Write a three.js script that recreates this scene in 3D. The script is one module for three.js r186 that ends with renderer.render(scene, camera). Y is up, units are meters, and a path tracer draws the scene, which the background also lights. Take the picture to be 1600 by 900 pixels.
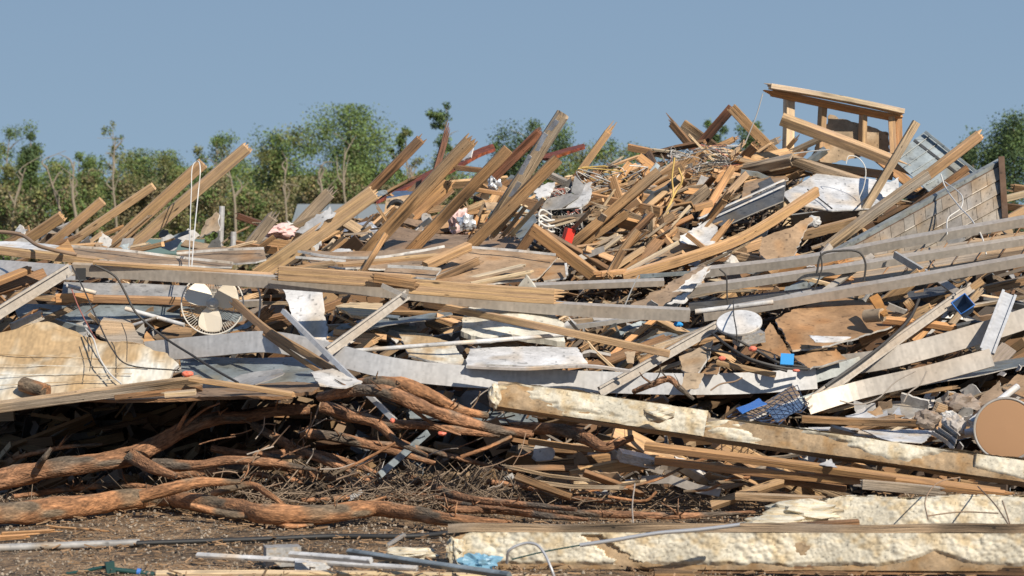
import * as THREE from 'three';
import { mergeGeometries } from 'three/addons/utils/BufferGeometryUtils.js';
import { ImprovedNoise } from 'three/addons/math/ImprovedNoise.js';
import { TessellateModifier } from 'three/addons/modifiers/TessellateModifier.js';

// ---------------------------------------------------------------- camera, sky, sun, exposure
const scene = new THREE.Scene();
const F = 3360, EYE = 1.6, HOR = 400;                       // focal length in px of a 1600 px frame, eye height, horizon row
const camera = new THREE.PerspectiveCamera(2 * Math.atan(450 / F) * 180 / Math.PI, 16 / 9, 0.1, 900);
camera.position.set(0, EYE, 0);
camera.rotation.x = -Math.atan((450 - HOR) / F);
camera.focus = 15.8; camera.userData.fStop = 4;
camera.updateMatrixWorld();
const renderer = new THREE.WebGLRenderer({ antialias: true });
renderer.toneMapping = THREE.LinearToneMapping;
renderer.toneMappingExposure = 1.15;
renderer.shadowMap.enabled = true;
const SKYW = 256, SKYH = 128, skyData = new Float32Array(SKYW * SKYH * 4);
for (let j = 0; j < SKYH; j++) {
  const e = ((j + .5) / SKYH - .5) * 180;
  const k = e <= 0 ? 0 : 1 - Math.exp(-e / 22);
  const c = [.262 - .175 * k, .372 - .205 * k, .482 - .13 * k];
  for (let i = 0; i < SKYW; i++) { const o = (j * SKYW + i) * 4; for (let q = 0; q < 3; q++) skyData[o + q] = c[q]; skyData[o + 3] = 1; }
}
const skyTex = new THREE.DataTexture(skyData, SKYW, SKYH, THREE.RGBAFormat, THREE.FloatType);
skyTex.mapping = THREE.EquirectangularReflectionMapping; skyTex.magFilter = skyTex.minFilter = THREE.LinearFilter; skyTex.needsUpdate = true;
scene.background = skyTex; scene.environment = skyTex;
const SUNAZ = 34 * Math.PI / 180, SUNEL = 36 * Math.PI / 180;
const sunDir = new THREE.Vector3(Math.sin(SUNAZ) * Math.cos(SUNEL), Math.sin(SUNEL), Math.cos(SUNAZ) * Math.cos(SUNEL));
const sun = new THREE.DirectionalLight(new THREE.Color(1, .92, .80), 4.7);
sun.position.copy(sunDir).multiplyScalar(60).add(new THREE.Vector3(0, 0, -17));
sun.target.position.set(0, 0, -17);
sun.castShadow = true; sun.shadow.mapSize.set(4096, 4096);
Object.assign(sun.shadow.camera, { left: -14, right: 14, top: 14, bottom: -14, near: 1, far: 220 });
scene.add(sun, sun.target);

// ---------------------------------------------------------------- helpers
function rngOf(s) { let a = s | 0; return () => { a = (a + 0x6d2b79f5) | 0; let t = Math.imul(a ^ (a >>> 15), 1 | a); t = (t + Math.imul(t ^ (t >>> 7), 61 | t)) ^ t; return ((t ^ (t >>> 14)) >>> 0) / 4294967296; }; }
const R = rngOf(20240611);
const rr = (a, b) => a + (b - a) * R();
const pick = (a) => a[Math.floor(R() * a.length)];
const IN = new ImprovedNoise();
const noise = (x, y = 0, z = 0) => IN.noise(x, y, z);
const V = (x, y, z) => new THREE.Vector3(x, y, z);
const clamp = THREE.MathUtils.clamp, lerp = THREE.MathUtils.lerp, D2R = Math.PI / 180;
const pitchC = Math.cos(camera.rotation.x), pitchS = Math.sin(camera.rotation.x);
function P(x, y, D) {                                        // a place given by its bearing and its distance D in front of the eye
  const cx = (x - 800) / F, cy = -(y - 450) / F;
  const dy = cy * pitchC + pitchS, dz = cy * pitchS - pitchC;
  const k = D / -dz;
  return V(cx * k, EYE + dy * k, -D);
}
const groundD = (y) => { let D = F * EYE / Math.max(y - HOR, 1); return D; };
const G = (x, y, h = 0) => { const D = F * (EYE - h) / (y - HOR); return [x, y, D]; };   // a place h above the ground
const used = new Map();
function numbered(n) { const k = used.get(n) ?? 0; used.set(n, k + 1); return k ? n + '_' + String(k).padStart(3, '0') : n; }
function tag(o, label, category, group, kind) {
  if (label) o.userData.label = label;
  if (category) o.userData.category = category;
  if (group) o.userData.group = group;
  if (kind || category) o.userData.kind = kind ?? o.userData.kind ?? 'thing';
  return o;
}
function put(name, geo, mat, parent) {                       // world-space geometry -> a named mesh whose origin is at its base
  geo.computeBoundingBox();
  const b = geo.boundingBox, c = V((b.min.x + b.max.x) / 2, b.min.y, (b.min.z + b.max.z) / 2);
  geo.translate(-c.x, -c.y, -c.z);
  const m = new THREE.Mesh(geo, mat);
  if (parent) { m.name = name; m.position.copy(c).sub(parent.userData.at ?? V(0, 0, 0)); parent.add(m); m.userData.at = c; }
  else { m.name = numbered(name); m.position.copy(c); scene.add(m); m.userData.at = c; }
  return m;
}
function group(name, label, category, at, grp) {
  const o = new THREE.Group(); o.name = numbered(name); o.position.copy(at); o.userData.at = at.clone(); scene.add(o);
  return tag(o, label, category, grp);
}

// ---------------------------------------------------------------- textures (matter only: grain, dirt, spangle)
function vnoise(seed) {                                       // tileable value noise
  const r = rngOf(seed), tab = new Float32Array(4096); for (let i = 0; i < 4096; i++) tab[i] = r();
  const h = (x, y) => tab[((x * 73 + y * 179 + (x * y) * 7) & 4095)];
  return (u, v, fx, fy) => {
    const x = u * fx, y = v * fy, x0 = Math.floor(x), y0 = Math.floor(y), a = x - x0, b = y - y0;
    const s = a * a * (3 - 2 * a), t = b * b * (3 - 2 * b), X0 = x0 % fx, X1 = (x0 + 1) % fx, Y0 = y0 % fy, Y1 = (y0 + 1) % fy;
    return lerp(lerp(h(X0, Y0), h(X1, Y0), s), lerp(h(X0, Y1), h(X1, Y1), s), t);
  };
}
function texture(w, h, f, { srgb = true, size = [1, 1] } = {}) {
  const d = new Uint8Array(w * h * 4);
  for (let j = 0; j < h; j++) for (let i = 0; i < w; i++) {
    const c = f((i + .5) / w, (j + .5) / h), o = (j * w + i) * 4;
    for (let q = 0; q < 3; q++) d[o + q] = clamp(Math.round(255 * (c.length ? c[q] : c)), 0, 255);
    d[o + 3] = 255;
  }
  const t = new THREE.DataTexture(d, w, h); t.wrapS = t.wrapT = THREE.RepeatWrapping; t.magFilter = THREE.LinearFilter; t.minFilter = THREE.LinearMipmapLinearFilter; t.generateMipmaps = true;
  if (srgb) t.colorSpace = THREE.SRGBColorSpace;
  t.repeat.set(1 / size[0], 1 / size[1]); t.needsUpdate = true;
  return t;
}
const n1 = vnoise(1), n2 = vnoise(2), n3 = vnoise(3);
const knots = []; { const r = rngOf(5); for (let i = 0; i < 7; i++) knots.push([r(), r(), .0025 + .0035 * r()]); }
const texWood = texture(1024, 256, (u, v) => {
  let dv = 0, kn = 0;
  for (const [ku, kv, s] of knots) {
    let a = Math.abs(u - ku); a = Math.min(a, 1 - a); let b = v - kv; b -= Math.round(b);
    const q = (a * a) / (s * s * 5) + (b * b) / (s * s * 16); dv += Math.sign(b) * .025 * Math.exp(-q * .25); kn = Math.max(kn, Math.exp(-q * q * 1.2));
  }
  const vv = v + dv + .02 * (n2(u, v, 4, 4) - .5);
  const g = n1(u, ((vv % 1) + 1) % 1, 6, 40), g2 = n2(u, ((vv % 1) + 1) % 1, 14, 120), blot = n3(u, v, 7, 4), fine = n1(u, v, 200, 128), streak = n2(u, v, 3, 24);
  let k = .80 + .16 * (g - .5) + .14 * (g2 - .5) + .16 * (blot - .5) + .08 * (fine - .5) + .12 * (streak - .5);
  const dirt = clamp((n3(u, v, 18, 9) - .7) * 3.2, 0, 1) * .14;
  k = k * (1 - .6 * kn) - dirt;
  return [k * 1.03, k * (1.0 - .02 * blot), k * (.96 - .1 * (g - .5))];
}, { size: [2.2, .28] });
const texWoodOld = texture(1024, 256, (u, v) => {               // weathered: dark grain, grey patches, water stains, nail marks
  const vv = ((v + .03 * (n2(u, v, 4, 4) - .5)) % 1 + 1) % 1, g = n1(u, vv, 5, 56), g2 = n2(u, vv, 12, 110), blot = n3(u, v, 9, 3), fine = n1(u, v, 220, 128);
  const crack = clamp((n3(u, vv, 9, 70) - .8) * 7, 0, 1), nail = clamp((n2(u, v, 46, 12) - .955) * 40, 0, 1), gr = clamp((n1(u, v, 6, 3) - .45) * 2.6, 0, 1), wet = clamp((n3(u, v, 5, 4) - .62) * 5, 0, 1);
  let k = .76 + .22 * (g - .5) + .18 * (g2 - .5) + .14 * (blot - .5) + .1 * (fine - .5) - .34 * crack - .4 * nail - .22 * wet;
  return [k * lerp(1.05, .93, gr), k * lerp(.99, .95, gr), k * lerp(.92, 1.0, gr)];
}, { size: [1.9, .3] });
const texWoodB = texture(512, 128, (u, v) => { const k = .5 + .5 * (n1(u, v, 8, 60) - .5) + .5 * (n2(u, v, 24, 90) - .5); return k; }, { srgb: false, size: [1.2, .2] });
const texGrime = texture(512, 512, (u, v) => {
  const a = n1(u, v, 5, 5), b = n2(u, v, 17, 15), c = n3(u, v, 60, 60), d = n1(u, v, 150, 150);
  const spots = clamp((n2(u, v, 40, 44) - .82) * 5, 0, 1);
  const k = .80 + .16 * (a - .5) + .14 * (b - .5) + .08 * (c - .5) + .05 * (d - .5) - .3 * spots;
  const brown = clamp((n3(u, v, 9, 8) - .55) * 2.4, 0, 1) * .22;
  return [k, k * (1 - .35 * brown), k * (1 - .8 * brown)];
}, { size: [1.1, 1.1] });
const texGalv = texture(512, 512, (u, v) => {
  const a = n1(u, v, 60, 60), b = n2(u, v, 30, 34), st = n3(u, v, 60, 14), bl = n1(u, v, 4, 6), sp = clamp((n2(u, v, 34, 60) - .85) * 6, 0, 1);
  const k = .79 + .05 * (a - .5) + .04 * (b - .5) + .07 * (st - .5) + .04 * (bl - .5) - .08 * sp;
  const br = clamp((n3(u, v, 3, 5) - .3) * 1.2, 0, 1) * .16;
  return [k, k * (1 - .28 * br), k * (1 - .6 * br)];
}, { size: [.9, .9] });
const texBark = texture(512, 512, (u, v) => {
  const a = n1(u, v, 10, 26), b = n2(u, v, 40, 60), c = n3(u, v, 6, 8), f = n1(u, v, 120, 140);
  const k = .66 + .3 * (a - .5) + .24 * (b - .5) + .14 * (f - .5), gr = clamp((c - .56) * 5, 0, 1) * .75;
  return [k * lerp(1.08, .72, gr), k * lerp(.96, .84, gr), k * lerp(.9, .98, gr)];
}, { size: [.9, .5] });
const texBarkB = texture(256, 256, (u, v) => .5 + .6 * (n1(u, v, 8, 20) - .5) + .5 * (n2(u, v, 40, 50) - .5), { srgb: false, size: [.5, .3] });
const texSoil = texture(1024, 1024, (u, v) => {
  const a = n1(u, v, 6, 6), b = n2(u, v, 40, 40), c = n3(u, v, 140, 140), d = n1(u, v, 260, 260);
  const k = .62 + .34 * (a - .5) + .3 * (b - .5) + .3 * (c - .5), p = clamp((d - .72) * 6, 0, 1);
  return [k * 1.0 + p * .22, k * .93 + p * .22, k * .84 + p * .2];
}, { size: [2.3, 2.3] });
const texSoilB = texture(512, 512, (u, v) => .5 + .6 * (n1(u, v, 60, 60) - .5) + .6 * (n2(u, v, 140, 140) - .5), { srgb: false, size: [1.3, 1.3] });
const texStain = texture(512, 512, (u, v) => {                // mud-stained, once white sheet
  const a = n1(u, v, 3, 2), b = n2(u, v, 14, 9), c = n3(u, v, 70, 40), st = n1(u, v, 90, 8);
  const m = clamp((a * .7 + b * .45 - .41) * 2.6, 0, 1), k = .93 + .12 * (c - .5) + .12 * (st - .5);
  return [k * lerp(.9, .76, m), k * lerp(.88, .64, m), k * lerp(.83, .48, m)];
}, { size: [1.15, .9] });
const texRust = texture(256, 256, (u, v) => {
  const a = n1(u, v, 6, 6), b = n2(u, v, 24, 24), c = n3(u, v, 80, 80), k = .7 + .3 * (b - .5) + .25 * (c - .5);
  return [k * (.95 + .2 * a), k * (.72 + .2 * (a - .5)), k * (.62 - .2 * (a - .5))];
}, { size: [.7, .7] });
const texFoam = texture(512, 512, (u, v) => {                 // cream foam with brown dirt and sun-browned skin
  const a = n1(u, v, 5, 6), b = n2(u, v, 22, 24), c = n3(u, v, 90, 90), m = clamp((n2(u, v, 7, 9) * .6 + b * .5 - .52) * 3, 0, 1) * .55, sp = clamp((n1(u, v, 60, 64) - .84) * 6, 0, 1);
  const k = .84 + .16 * (a - .5) + .12 * (b - .5) + .1 * (c - .5) - .25 * sp;
  return [k * lerp(1, .8, m), k * lerp(1, .7, m), k * lerp(1, .55, m)];
}, { size: [.8, .7] });
const mats = {};
function mat(key, color, o = {}) {
  const m = new THREE.MeshStandardMaterial({ roughness: .85, metalness: 0, side: THREE.DoubleSide, ...o });
  m.color.setRGB(...color); m.name = key; mats[key] = m; return m;
}
const wood = (k, c, o) => mat(k, c, { map: texWood, bumpMap: texWoodB, bumpScale: .0022, roughness: .88, vertexColors: true, ...o });
wood('fresh', [.77, .53, .295]); wood('orange', [.72, .43, .205]); wood('pale', [.90, .72, .47]); wood('tan', [.59, .385, .205], { map: texWoodOld, bumpScale: .0035 });
const old = { map: texWoodOld, bumpScale: .0035 };
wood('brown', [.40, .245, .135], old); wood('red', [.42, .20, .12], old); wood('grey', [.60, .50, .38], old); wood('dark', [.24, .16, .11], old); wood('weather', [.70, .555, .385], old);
mat('galv', [.76, .73, .68], { map: texGalv, metalness: .3, roughness: .45 });
mat('galvBright', [.86, .87, .88], { map: texGalv, metalness: .3, roughness: .45 });
mat('galvDirty', [.80, .715, .61], { map: texGalv, metalness: .25, roughness: .45 });
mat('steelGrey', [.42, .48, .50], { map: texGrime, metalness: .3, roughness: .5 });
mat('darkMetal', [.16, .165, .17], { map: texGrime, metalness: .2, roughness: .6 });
mat('whiteSheet', [.95, .93, .90], { map: texGrime, roughness: .75 });
mat('whiteGloss', [.92, .91, .89], { map: texGrime, roughness: .4 });
mat('whitePaint', [.92, .90, .87], { map: texGrime, roughness: .55 });
mat('gypsum', [.90, .86, .80], { map: texGrime, roughness: .95 });
mat('paperBrown', [.47, .33, .215], { map: texGrime, roughness: .95 });
mat('paperTan', [.62, .41, .24], { map: texGrime, roughness: .95 });
mat('paperOrange', [.56, .33, .165], { map: texGrime, roughness: .95 });
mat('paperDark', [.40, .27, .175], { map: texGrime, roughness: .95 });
mat('cardboard', [.70, .52, .34], { map: texGrime, roughness: .95 });
mat('cream', [.98, .92, .77], { map: texGrime, roughness: .95 });
mat('foam', [.92, .84, .66], { map: texFoam, roughness: .95 });
mat('foamBrown', [.56, .40, .24], { map: texFoam, roughness: .95 });
mat('stained', [.92, .92, .90], { map: texStain, roughness: .9 });
mat('rust', [.36, .20, .125], { map: texRust, roughness: .9 });
mat('bark', [.60, .395, .235], { map: texBark, bumpMap: texBarkB, bumpScale: .010, roughness: .95 });
mat('barkBare', [.72, .45, .235], { map: texBark, bumpMap: texBarkB, bumpScale: .006, roughness: .9 });
mat('twig', [.30, .20, .13], { roughness: .95 });
mat('twigGrey', [.40, .34, .28], { roughness: .95 });
mat('barkFar', [.27, .225, .165], { roughness: 1 });
mat('soil', [.52, .39, .265], { map: texSoil, bumpMap: texSoilB, bumpScale: .02, roughness: 1 });
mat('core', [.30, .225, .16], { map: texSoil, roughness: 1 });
mat('blackRubber', [.018, .018, .018], { roughness: .6 });
mat('blackCable', [.05, .045, .04], { roughness: .6 });
mat('whiteCable', [.70, .67, .61], { roughness: .6 });
mat('yellowCable', [.62, .42, .13], { roughness: .6 });
mat('redCable', [.42, .15, .11], { roughness: .6 });
mat('greyCable', [.38, .37, .35], { roughness: .6 });
mat('steelRod', [.50, .50, .50], { metalness: .5, roughness: .45 });
mat('redPlastic', [.72, .05, .03], { roughness: .5 });
mat('coral', [.78, .20, .12], { roughness: .6 });
mat('blue', [.05, .18, .52], { roughness: .5 });
mat('blueSky', [.03, .30, .68], { roughness: .5 });
mat('blueDull', [.13, .21, .36], { map: texGrime, roughness: .6 });
mat('navy', [.03, .05, .10], { roughness: .6 });
mat('greenDark', [.012, .055, .05], { roughness: .5 });
mat('orangeBoard', [.64, .31, .09], { map: texGrime, roughness: .9 });
mat('lidBrown', [.40, .225, .115], { roughness: .8 });
mat('pinkWool', [.78, .53, .48], { roughness: 1 });
mat('foil', [.72, .72, .72], { metalness: .6, roughness: .35 });
mat('boxGrey', [.55, .53, .50], { map: texGrime, metalness: .1, roughness: .6 });
mat('fanCream', [.80, .71, .57], { roughness: .5 });
mat('fanWire', [.60, .56, .49], { roughness: .5 });
mat('shingle', [.45, .375, .29], { map: texGrime, vertexColors: true, roughness: .9 });
mat('capGrey', [.42, .45, .44], { map: texGrime, metalness: .2, roughness: .5 });
mat('capBrown', [.17, .10, .06], { map: texGrime, roughness: .8 });
mat('seam', [.66, .58, .47], { roughness: .9 });
mat('sheetGreen', [.13, .19, .16], { roughness: .6 });
mats.plasticBlue = new THREE.MeshPhysicalMaterial({ name: 'plasticBlue', roughness: .3, transmission: .45, thickness: 0, side: THREE.DoubleSide }); mats.plasticBlue.color.setRGB(.32, .58, .74);
mat('bagGrey', [.46, .36, .28], { map: texGrime, roughness: .6 });
mat('newspaper', [.75, .68, .62], { map: texGrime, roughness: .95 });
mat('leaf', [1, 1, 1], { vertexColors: true, roughness: .75 });
const M = (m) => (typeof m === 'string' ? mats[m] : m);

// ---------------------------------------------------------------- geometry kit
function tint(g, c = 1, s = .12) {
  const n = g.attributes.position.count, a = new Float32Array(n * 3), k = c * rr(1 - s * 1.3, 1 + s), w = rr(-.04, .04), gy = R() < .3 ? rr(0, .28) : rr(-.05, .06);
  for (let i = 0; i < n; i++) { a[i * 3] = k * (1 + w - .5 * gy); a[i * 3 + 1] = k * (1 - .2 * gy); a[i * 3 + 2] = k * (1 - w + .35 * gy); }
  g.setAttribute('color', new THREE.BufferAttribute(a, 3)); return g;
}
class Soup {                                                  // triangle soup with uv, flat shaded
  constructor() { this.p = []; this.t = []; }
  tri(a, b, c, ua, ub, uc) { this.p.push(a.x, a.y, a.z, b.x, b.y, b.z, c.x, c.y, c.z); this.t.push(...ua, ...ub, ...uc); }
  quad(a, b, c, d, ua, ub, uc, ud) { this.tri(a, b, c, ua, ub, uc); this.tri(a, c, d, ua, uc, ud); }
  geo() {
    const g = new THREE.BufferGeometry();
    g.setAttribute('position', new THREE.Float32BufferAttribute(this.p, 3)); g.setAttribute('uv', new THREE.Float32BufferAttribute(this.t, 2));
    g.computeVertexNormals(); return g;
  }
}
function rectProfile(w, t, ch) {
  ch = Math.min(ch, w * .2, t * .2); const a = w / 2, b = t / 2;
  return [[a - ch, b], [-a + ch, b], [-a, b - ch], [-a, -b + ch], [-a + ch, -b], [a - ch, -b], [a, -b + ch], [a, b - ch]];
}
function chanProfile(h, b, th, open) {
  const s = open ? -1 : 1, a = h / 2, z = open ? -b / 2 : 0, l = Math.min(.018, h * .2);
  const p = [[a, 0], [a, -b], [a - l, -b], [a - l, -b + th], [a - th, -b + th], [a - th, -th], [-a + th, -th], [-a + th, -b + th], [-a + l, -b + th], [-a + l, -b], [-a, -b], [-a, 0]];
  return p.map(([y, q]) => [y, (q * s) + z]);
}
function angleProfile(h, b, th) { const a = h / 2; return [[a, 0], [a, -b], [a - th, -b], [a - th, -th], [-a, -th], [-a, 0]]; }
// sweep a closed profile [y, z] along world points; z is the side turned to the viewer
function sweep(prof, pts, { roll = 0, tw = 0, hint, sa = 0, sb = 0, w = .1, t = .04 } = {}) {
  const s = new Soup(), n = pts.length, mid = pts[0].clone().lerp(pts[n - 1], .5);
  const vd = hint ? hint.clone() : camera.position.clone().sub(mid).normalize(), ou = rr(0, 3), ov = rr(0, 1), frames = [];
  for (let i = 0; i < n; i++) {
    const u = pts[Math.min(i + 1, n - 1)].clone().sub(pts[Math.max(i - 1, 0)]).normalize();
    let nn = vd.clone().addScaledVector(u, -vd.dot(u)).normalize();
    let v = new THREE.Vector3().crossVectors(nn, u).normalize();
    if (v.y < 0) v.negate();
    const ra = (roll + tw * (i / (n - 1) - .5)) * D2R, c = Math.cos(ra), q = Math.sin(ra);
    const N = nn.clone().multiplyScalar(c).addScaledVector(v, -q), W = v.clone().multiplyScalar(c).addScaledVector(nn, q);
    frames.push({ o: pts[i], u, N, W });
  }
  const at = (f, y, z, x = 0) => f.o.clone().addScaledVector(f.W, y).addScaledVector(f.N, z).addScaledVector(f.u, x);
  const per = [0]; for (let k = 0; k < prof.length; k++) { const a = prof[k], b = prof[(k + 1) % prof.length]; per.push(per[k] + Math.hypot(a[0] - b[0], a[1] - b[1])); }
  let len = ou;
  for (let i = 0; i < n - 1; i++) {
    const l2 = len + frames[i].o.distanceTo(frames[i + 1].o);
    for (let k = 0; k < prof.length; k++) {
      const a = prof[k], b = prof[(k + 1) % prof.length], v0 = ov + per[k], v1 = ov + per[k + 1];
      s.quad(at(frames[i], ...a), at(frames[i + 1], ...a), at(frames[i + 1], ...b), at(frames[i], ...b), [len, v0], [l2, v0], [l2, v1], [len, v1]);
    }
    len = l2;
  }
  const tris = THREE.ShapeUtils.triangulateShape(prof.map((p) => new THREE.Vector2(p[0], p[1])), []);
  for (const f of [frames[0], frames[n - 1]]) for (const [a, b, c] of tris) s.tri(at(f, ...prof[a]), at(f, ...prof[b]), at(f, ...prof[c]), [ou + prof[a][1], prof[a][0]], [ou + prof[b][1], prof[b][0]], [ou + prof[c][1], prof[c][0]]);
  const split = (f, dir, L) => {                              // splintered end: slivers of unequal length
    const k = Math.max(4, Math.round(w / .018)); let y = -w / 2;
    for (let i = 0; i < k; i++) {
      const y1 = i === k - 1 ? w / 2 : y + (w / k) * rr(.6, 1.3); if (y >= w / 2) break;
      const z0 = -t / 2 * rr(.5, 1), z1 = t / 2 * rr(.5, 1), l = L * Math.pow(R(), 1.3) * 1.1 + .004, ym = lerp(y, y1, rr(.2, .8)), zm = lerp(z0, z1, R()), e = rr(.001, .004);
      const bx = -.01 * dir, c0 = [[y, z0], [Math.min(y1, w / 2), z0], [Math.min(y1, w / 2), z1], [y, z1]], c1 = [[ym - e, zm - e], [ym + e, zm - e], [ym + e, zm + e], [ym - e, zm + e]];
      for (let q = 0; q < 4; q++) { const r = (q + 1) % 4; s.quad(at(f, ...c0[q], bx), at(f, ...c1[q], l * dir), at(f, ...c1[r], l * dir), at(f, ...c0[r], bx), [0, q * .01], [l, q * .01], [l, r * .01], [0, r * .01]); }
      y = y1;
    }
  };
  if (sa) split(frames[0], -1, sa);
  if (sb) split(frames[n - 1], 1, sb);
  return s.geo();
}
function barGeo(pts, wpx, o = {}) {
  const W = pts.map((p) => P(...p)), n = W.length, Dm = pts.reduce((s, p) => s + p[2], 0) / n, roll = o.roll ?? 16, t = o.t ?? .04;
  let full = wpx * Dm / F, w = clamp((full - t * Math.abs(Math.sin(roll * D2R))) / Math.max(.3, Math.cos(roll * D2R)), full * .45, full);
  if (o.w) w = o.w;
  let path = W;
  if (o.p === 'chan' || o.p === 'open') { if (n > 2 && o.smooth !== false) path = new THREE.CatmullRomCurve3(W, false, 'centripetal').getPoints(n * 6); return sweep(chanProfile(w, o.b ?? w * .42, .004, o.p === 'open'), path, { roll, hint: o.hint }); }
  if (o.p === 'angle') return sweep(angleProfile(w, o.b ?? w * .8, .004), path, { roll, hint: o.hint });
  if (o.p === 'strip') { if (n > 2) path = new THREE.CatmullRomCurve3(W, false, 'centripetal').getPoints(n * 8); return sweep(rectProfile(w, o.t ?? .006, .001), path, { roll, hint: o.hint }); }
  if (n === 2) {                                             // timber is never quite straight
    const L = W[0].distanceTo(W[1]), k = clamp(Math.round(L / .25), 1, 8), b = (o.bow ?? rr(-.010, .010)) * L, j = V(rr(-1, 1), rr(-1, 1), rr(-1, 1)); path = [];
    for (let i = 0; i <= k; i++) { const f = i / k; path.push(W[0].clone().lerp(W[1], f).addScaledVector(j, b * 4 * f * (1 - f))); }
  } else path = new THREE.CatmullRomCurve3(W, false, 'centripetal').getPoints(n * 4);
  return sweep(rectProfile(w, t, o.ch ?? .004), path, { roll, tw: rr(-7, 7), hint: o.hint, sa: o.sa, sb: o.sb, w, t });
}
function bar(name, category, label, pts, wpx, o = {}) {
  if (name === 'board' || name === 'timber_joist') { if (!o.sa && R() < .3) o = { ...o, sa: rr(.02, .06) }; if (!o.sb && R() < .35) o = { ...o, sb: rr(.015, .05) }; }
  const g = barGeo(pts, wpx, o), m = M(o.m ?? 'fresh'); if (m.vertexColors) tint(g, o.k ?? 1);
  const mesh = put(name, g, m, o.parent);
  return o.parent ? mesh : tag(mesh, label, category, o.group);
}
function tubeGeo(pts, rad, { seg = 8, sub = 6, smooth = true, rough = 0, lumps = 0 } = {}) {   // world pts, radius number or list
  const c = smooth && pts.length > 2 ? new THREE.CatmullRomCurve3(pts, false, 'centripetal') : null;
  const N = c ? (pts.length - 1) * sub : pts.length - 1, pos = [], uv = [], idx = [], q = rr(0, 50);
  const rAt = (f) => { if (typeof rad === 'number') return rad; const x = f * (rad.length - 1), i = Math.min(Math.floor(x), rad.length - 2); return lerp(rad[i], rad[i + 1], x - i); };
  let up = V(0, 1, .01).normalize(), len = 0, last = null;
  for (let i = 0; i <= N; i++) {
    const f = i / N, o = c ? c.getPoint(f) : pts[i].clone();
    const u = (c ? c.getTangent(f) : pts[Math.min(i + 1, N)].clone().sub(pts[Math.max(i - 1, 0)])).normalize();
    if (Math.abs(u.dot(up)) > .95) up = V(1, 0, .1).normalize();
    const a = up.clone().addScaledVector(u, -u.dot(up)).normalize(), b = new THREE.Vector3().crossVectors(u, a); up = a;
    if (last) len += o.distanceTo(last); last = o;
    const r0 = rAt(f);
    for (let k = 0; k <= seg; k++) {
      const th = k / seg * 2 * Math.PI, ck = Math.cos(th), sk = Math.sin(th);
      let r = r0; if (rough) r *= 1 + rough * (noise(q + ck * 1.3, sk * 1.3, len * 6 / (1 + lumps)) * 1.2 + .5 * noise(q + ck * 3, sk * 3 + 9, len * 17));
      const p = o.clone().addScaledVector(a, ck * r).addScaledVector(b, sk * r);
      pos.push(p.x, p.y, p.z); uv.push(len + q, k / seg * 2 * Math.PI * (typeof rad === 'number' ? rad : rad[0]));
    }
    if (i) for (let k = 0; k < seg; k++) { const A = (i - 1) * (seg + 1) + k, B = A + seg + 1; idx.push(A, B, A + 1, A + 1, B, B + 1); }
  }
  for (const e of [0, N]) {                                  // caps
    const c0 = pos.length / 3, b0 = e * (seg + 1); let x = 0, y = 0, z = 0;
    for (let k = 0; k < seg; k++) { x += pos[(b0 + k) * 3] / seg; y += pos[(b0 + k) * 3 + 1] / seg; z += pos[(b0 + k) * 3 + 2] / seg; }
    for (let k = 0; k <= seg; k++) { pos.push(pos[(b0 + k) * 3], pos[(b0 + k) * 3 + 1], pos[(b0 + k) * 3 + 2]); uv.push(k / seg, 0); }
    pos.push(x, y, z); uv.push(.5, .1);
    for (let k = 0; k < seg; k++) idx.push(c0 + k, c0 + k + 1, c0 + seg + 1);
  }
  const g = new THREE.BufferGeometry(); g.setAttribute('position', new THREE.Float32BufferAttribute(pos, 3)); g.setAttribute('uv', new THREE.Float32BufferAttribute(uv, 2)); g.setIndex(idx);
  g.computeVertexNormals(); return g;
}
function wire(name, category, label, pts, rpx, m, o = {}) {
  const W = pts.map((p) => P(...p)), D = pts[0][2], g = tubeGeo(W, rpx * D / F, { seg: o.seg ?? 6, sub: 5, smooth: o.smooth ?? true });
  const mesh = put(name, g, M(m), o.parent); return o.parent ? mesh : tag(mesh, label, category, o.group);
}
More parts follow.
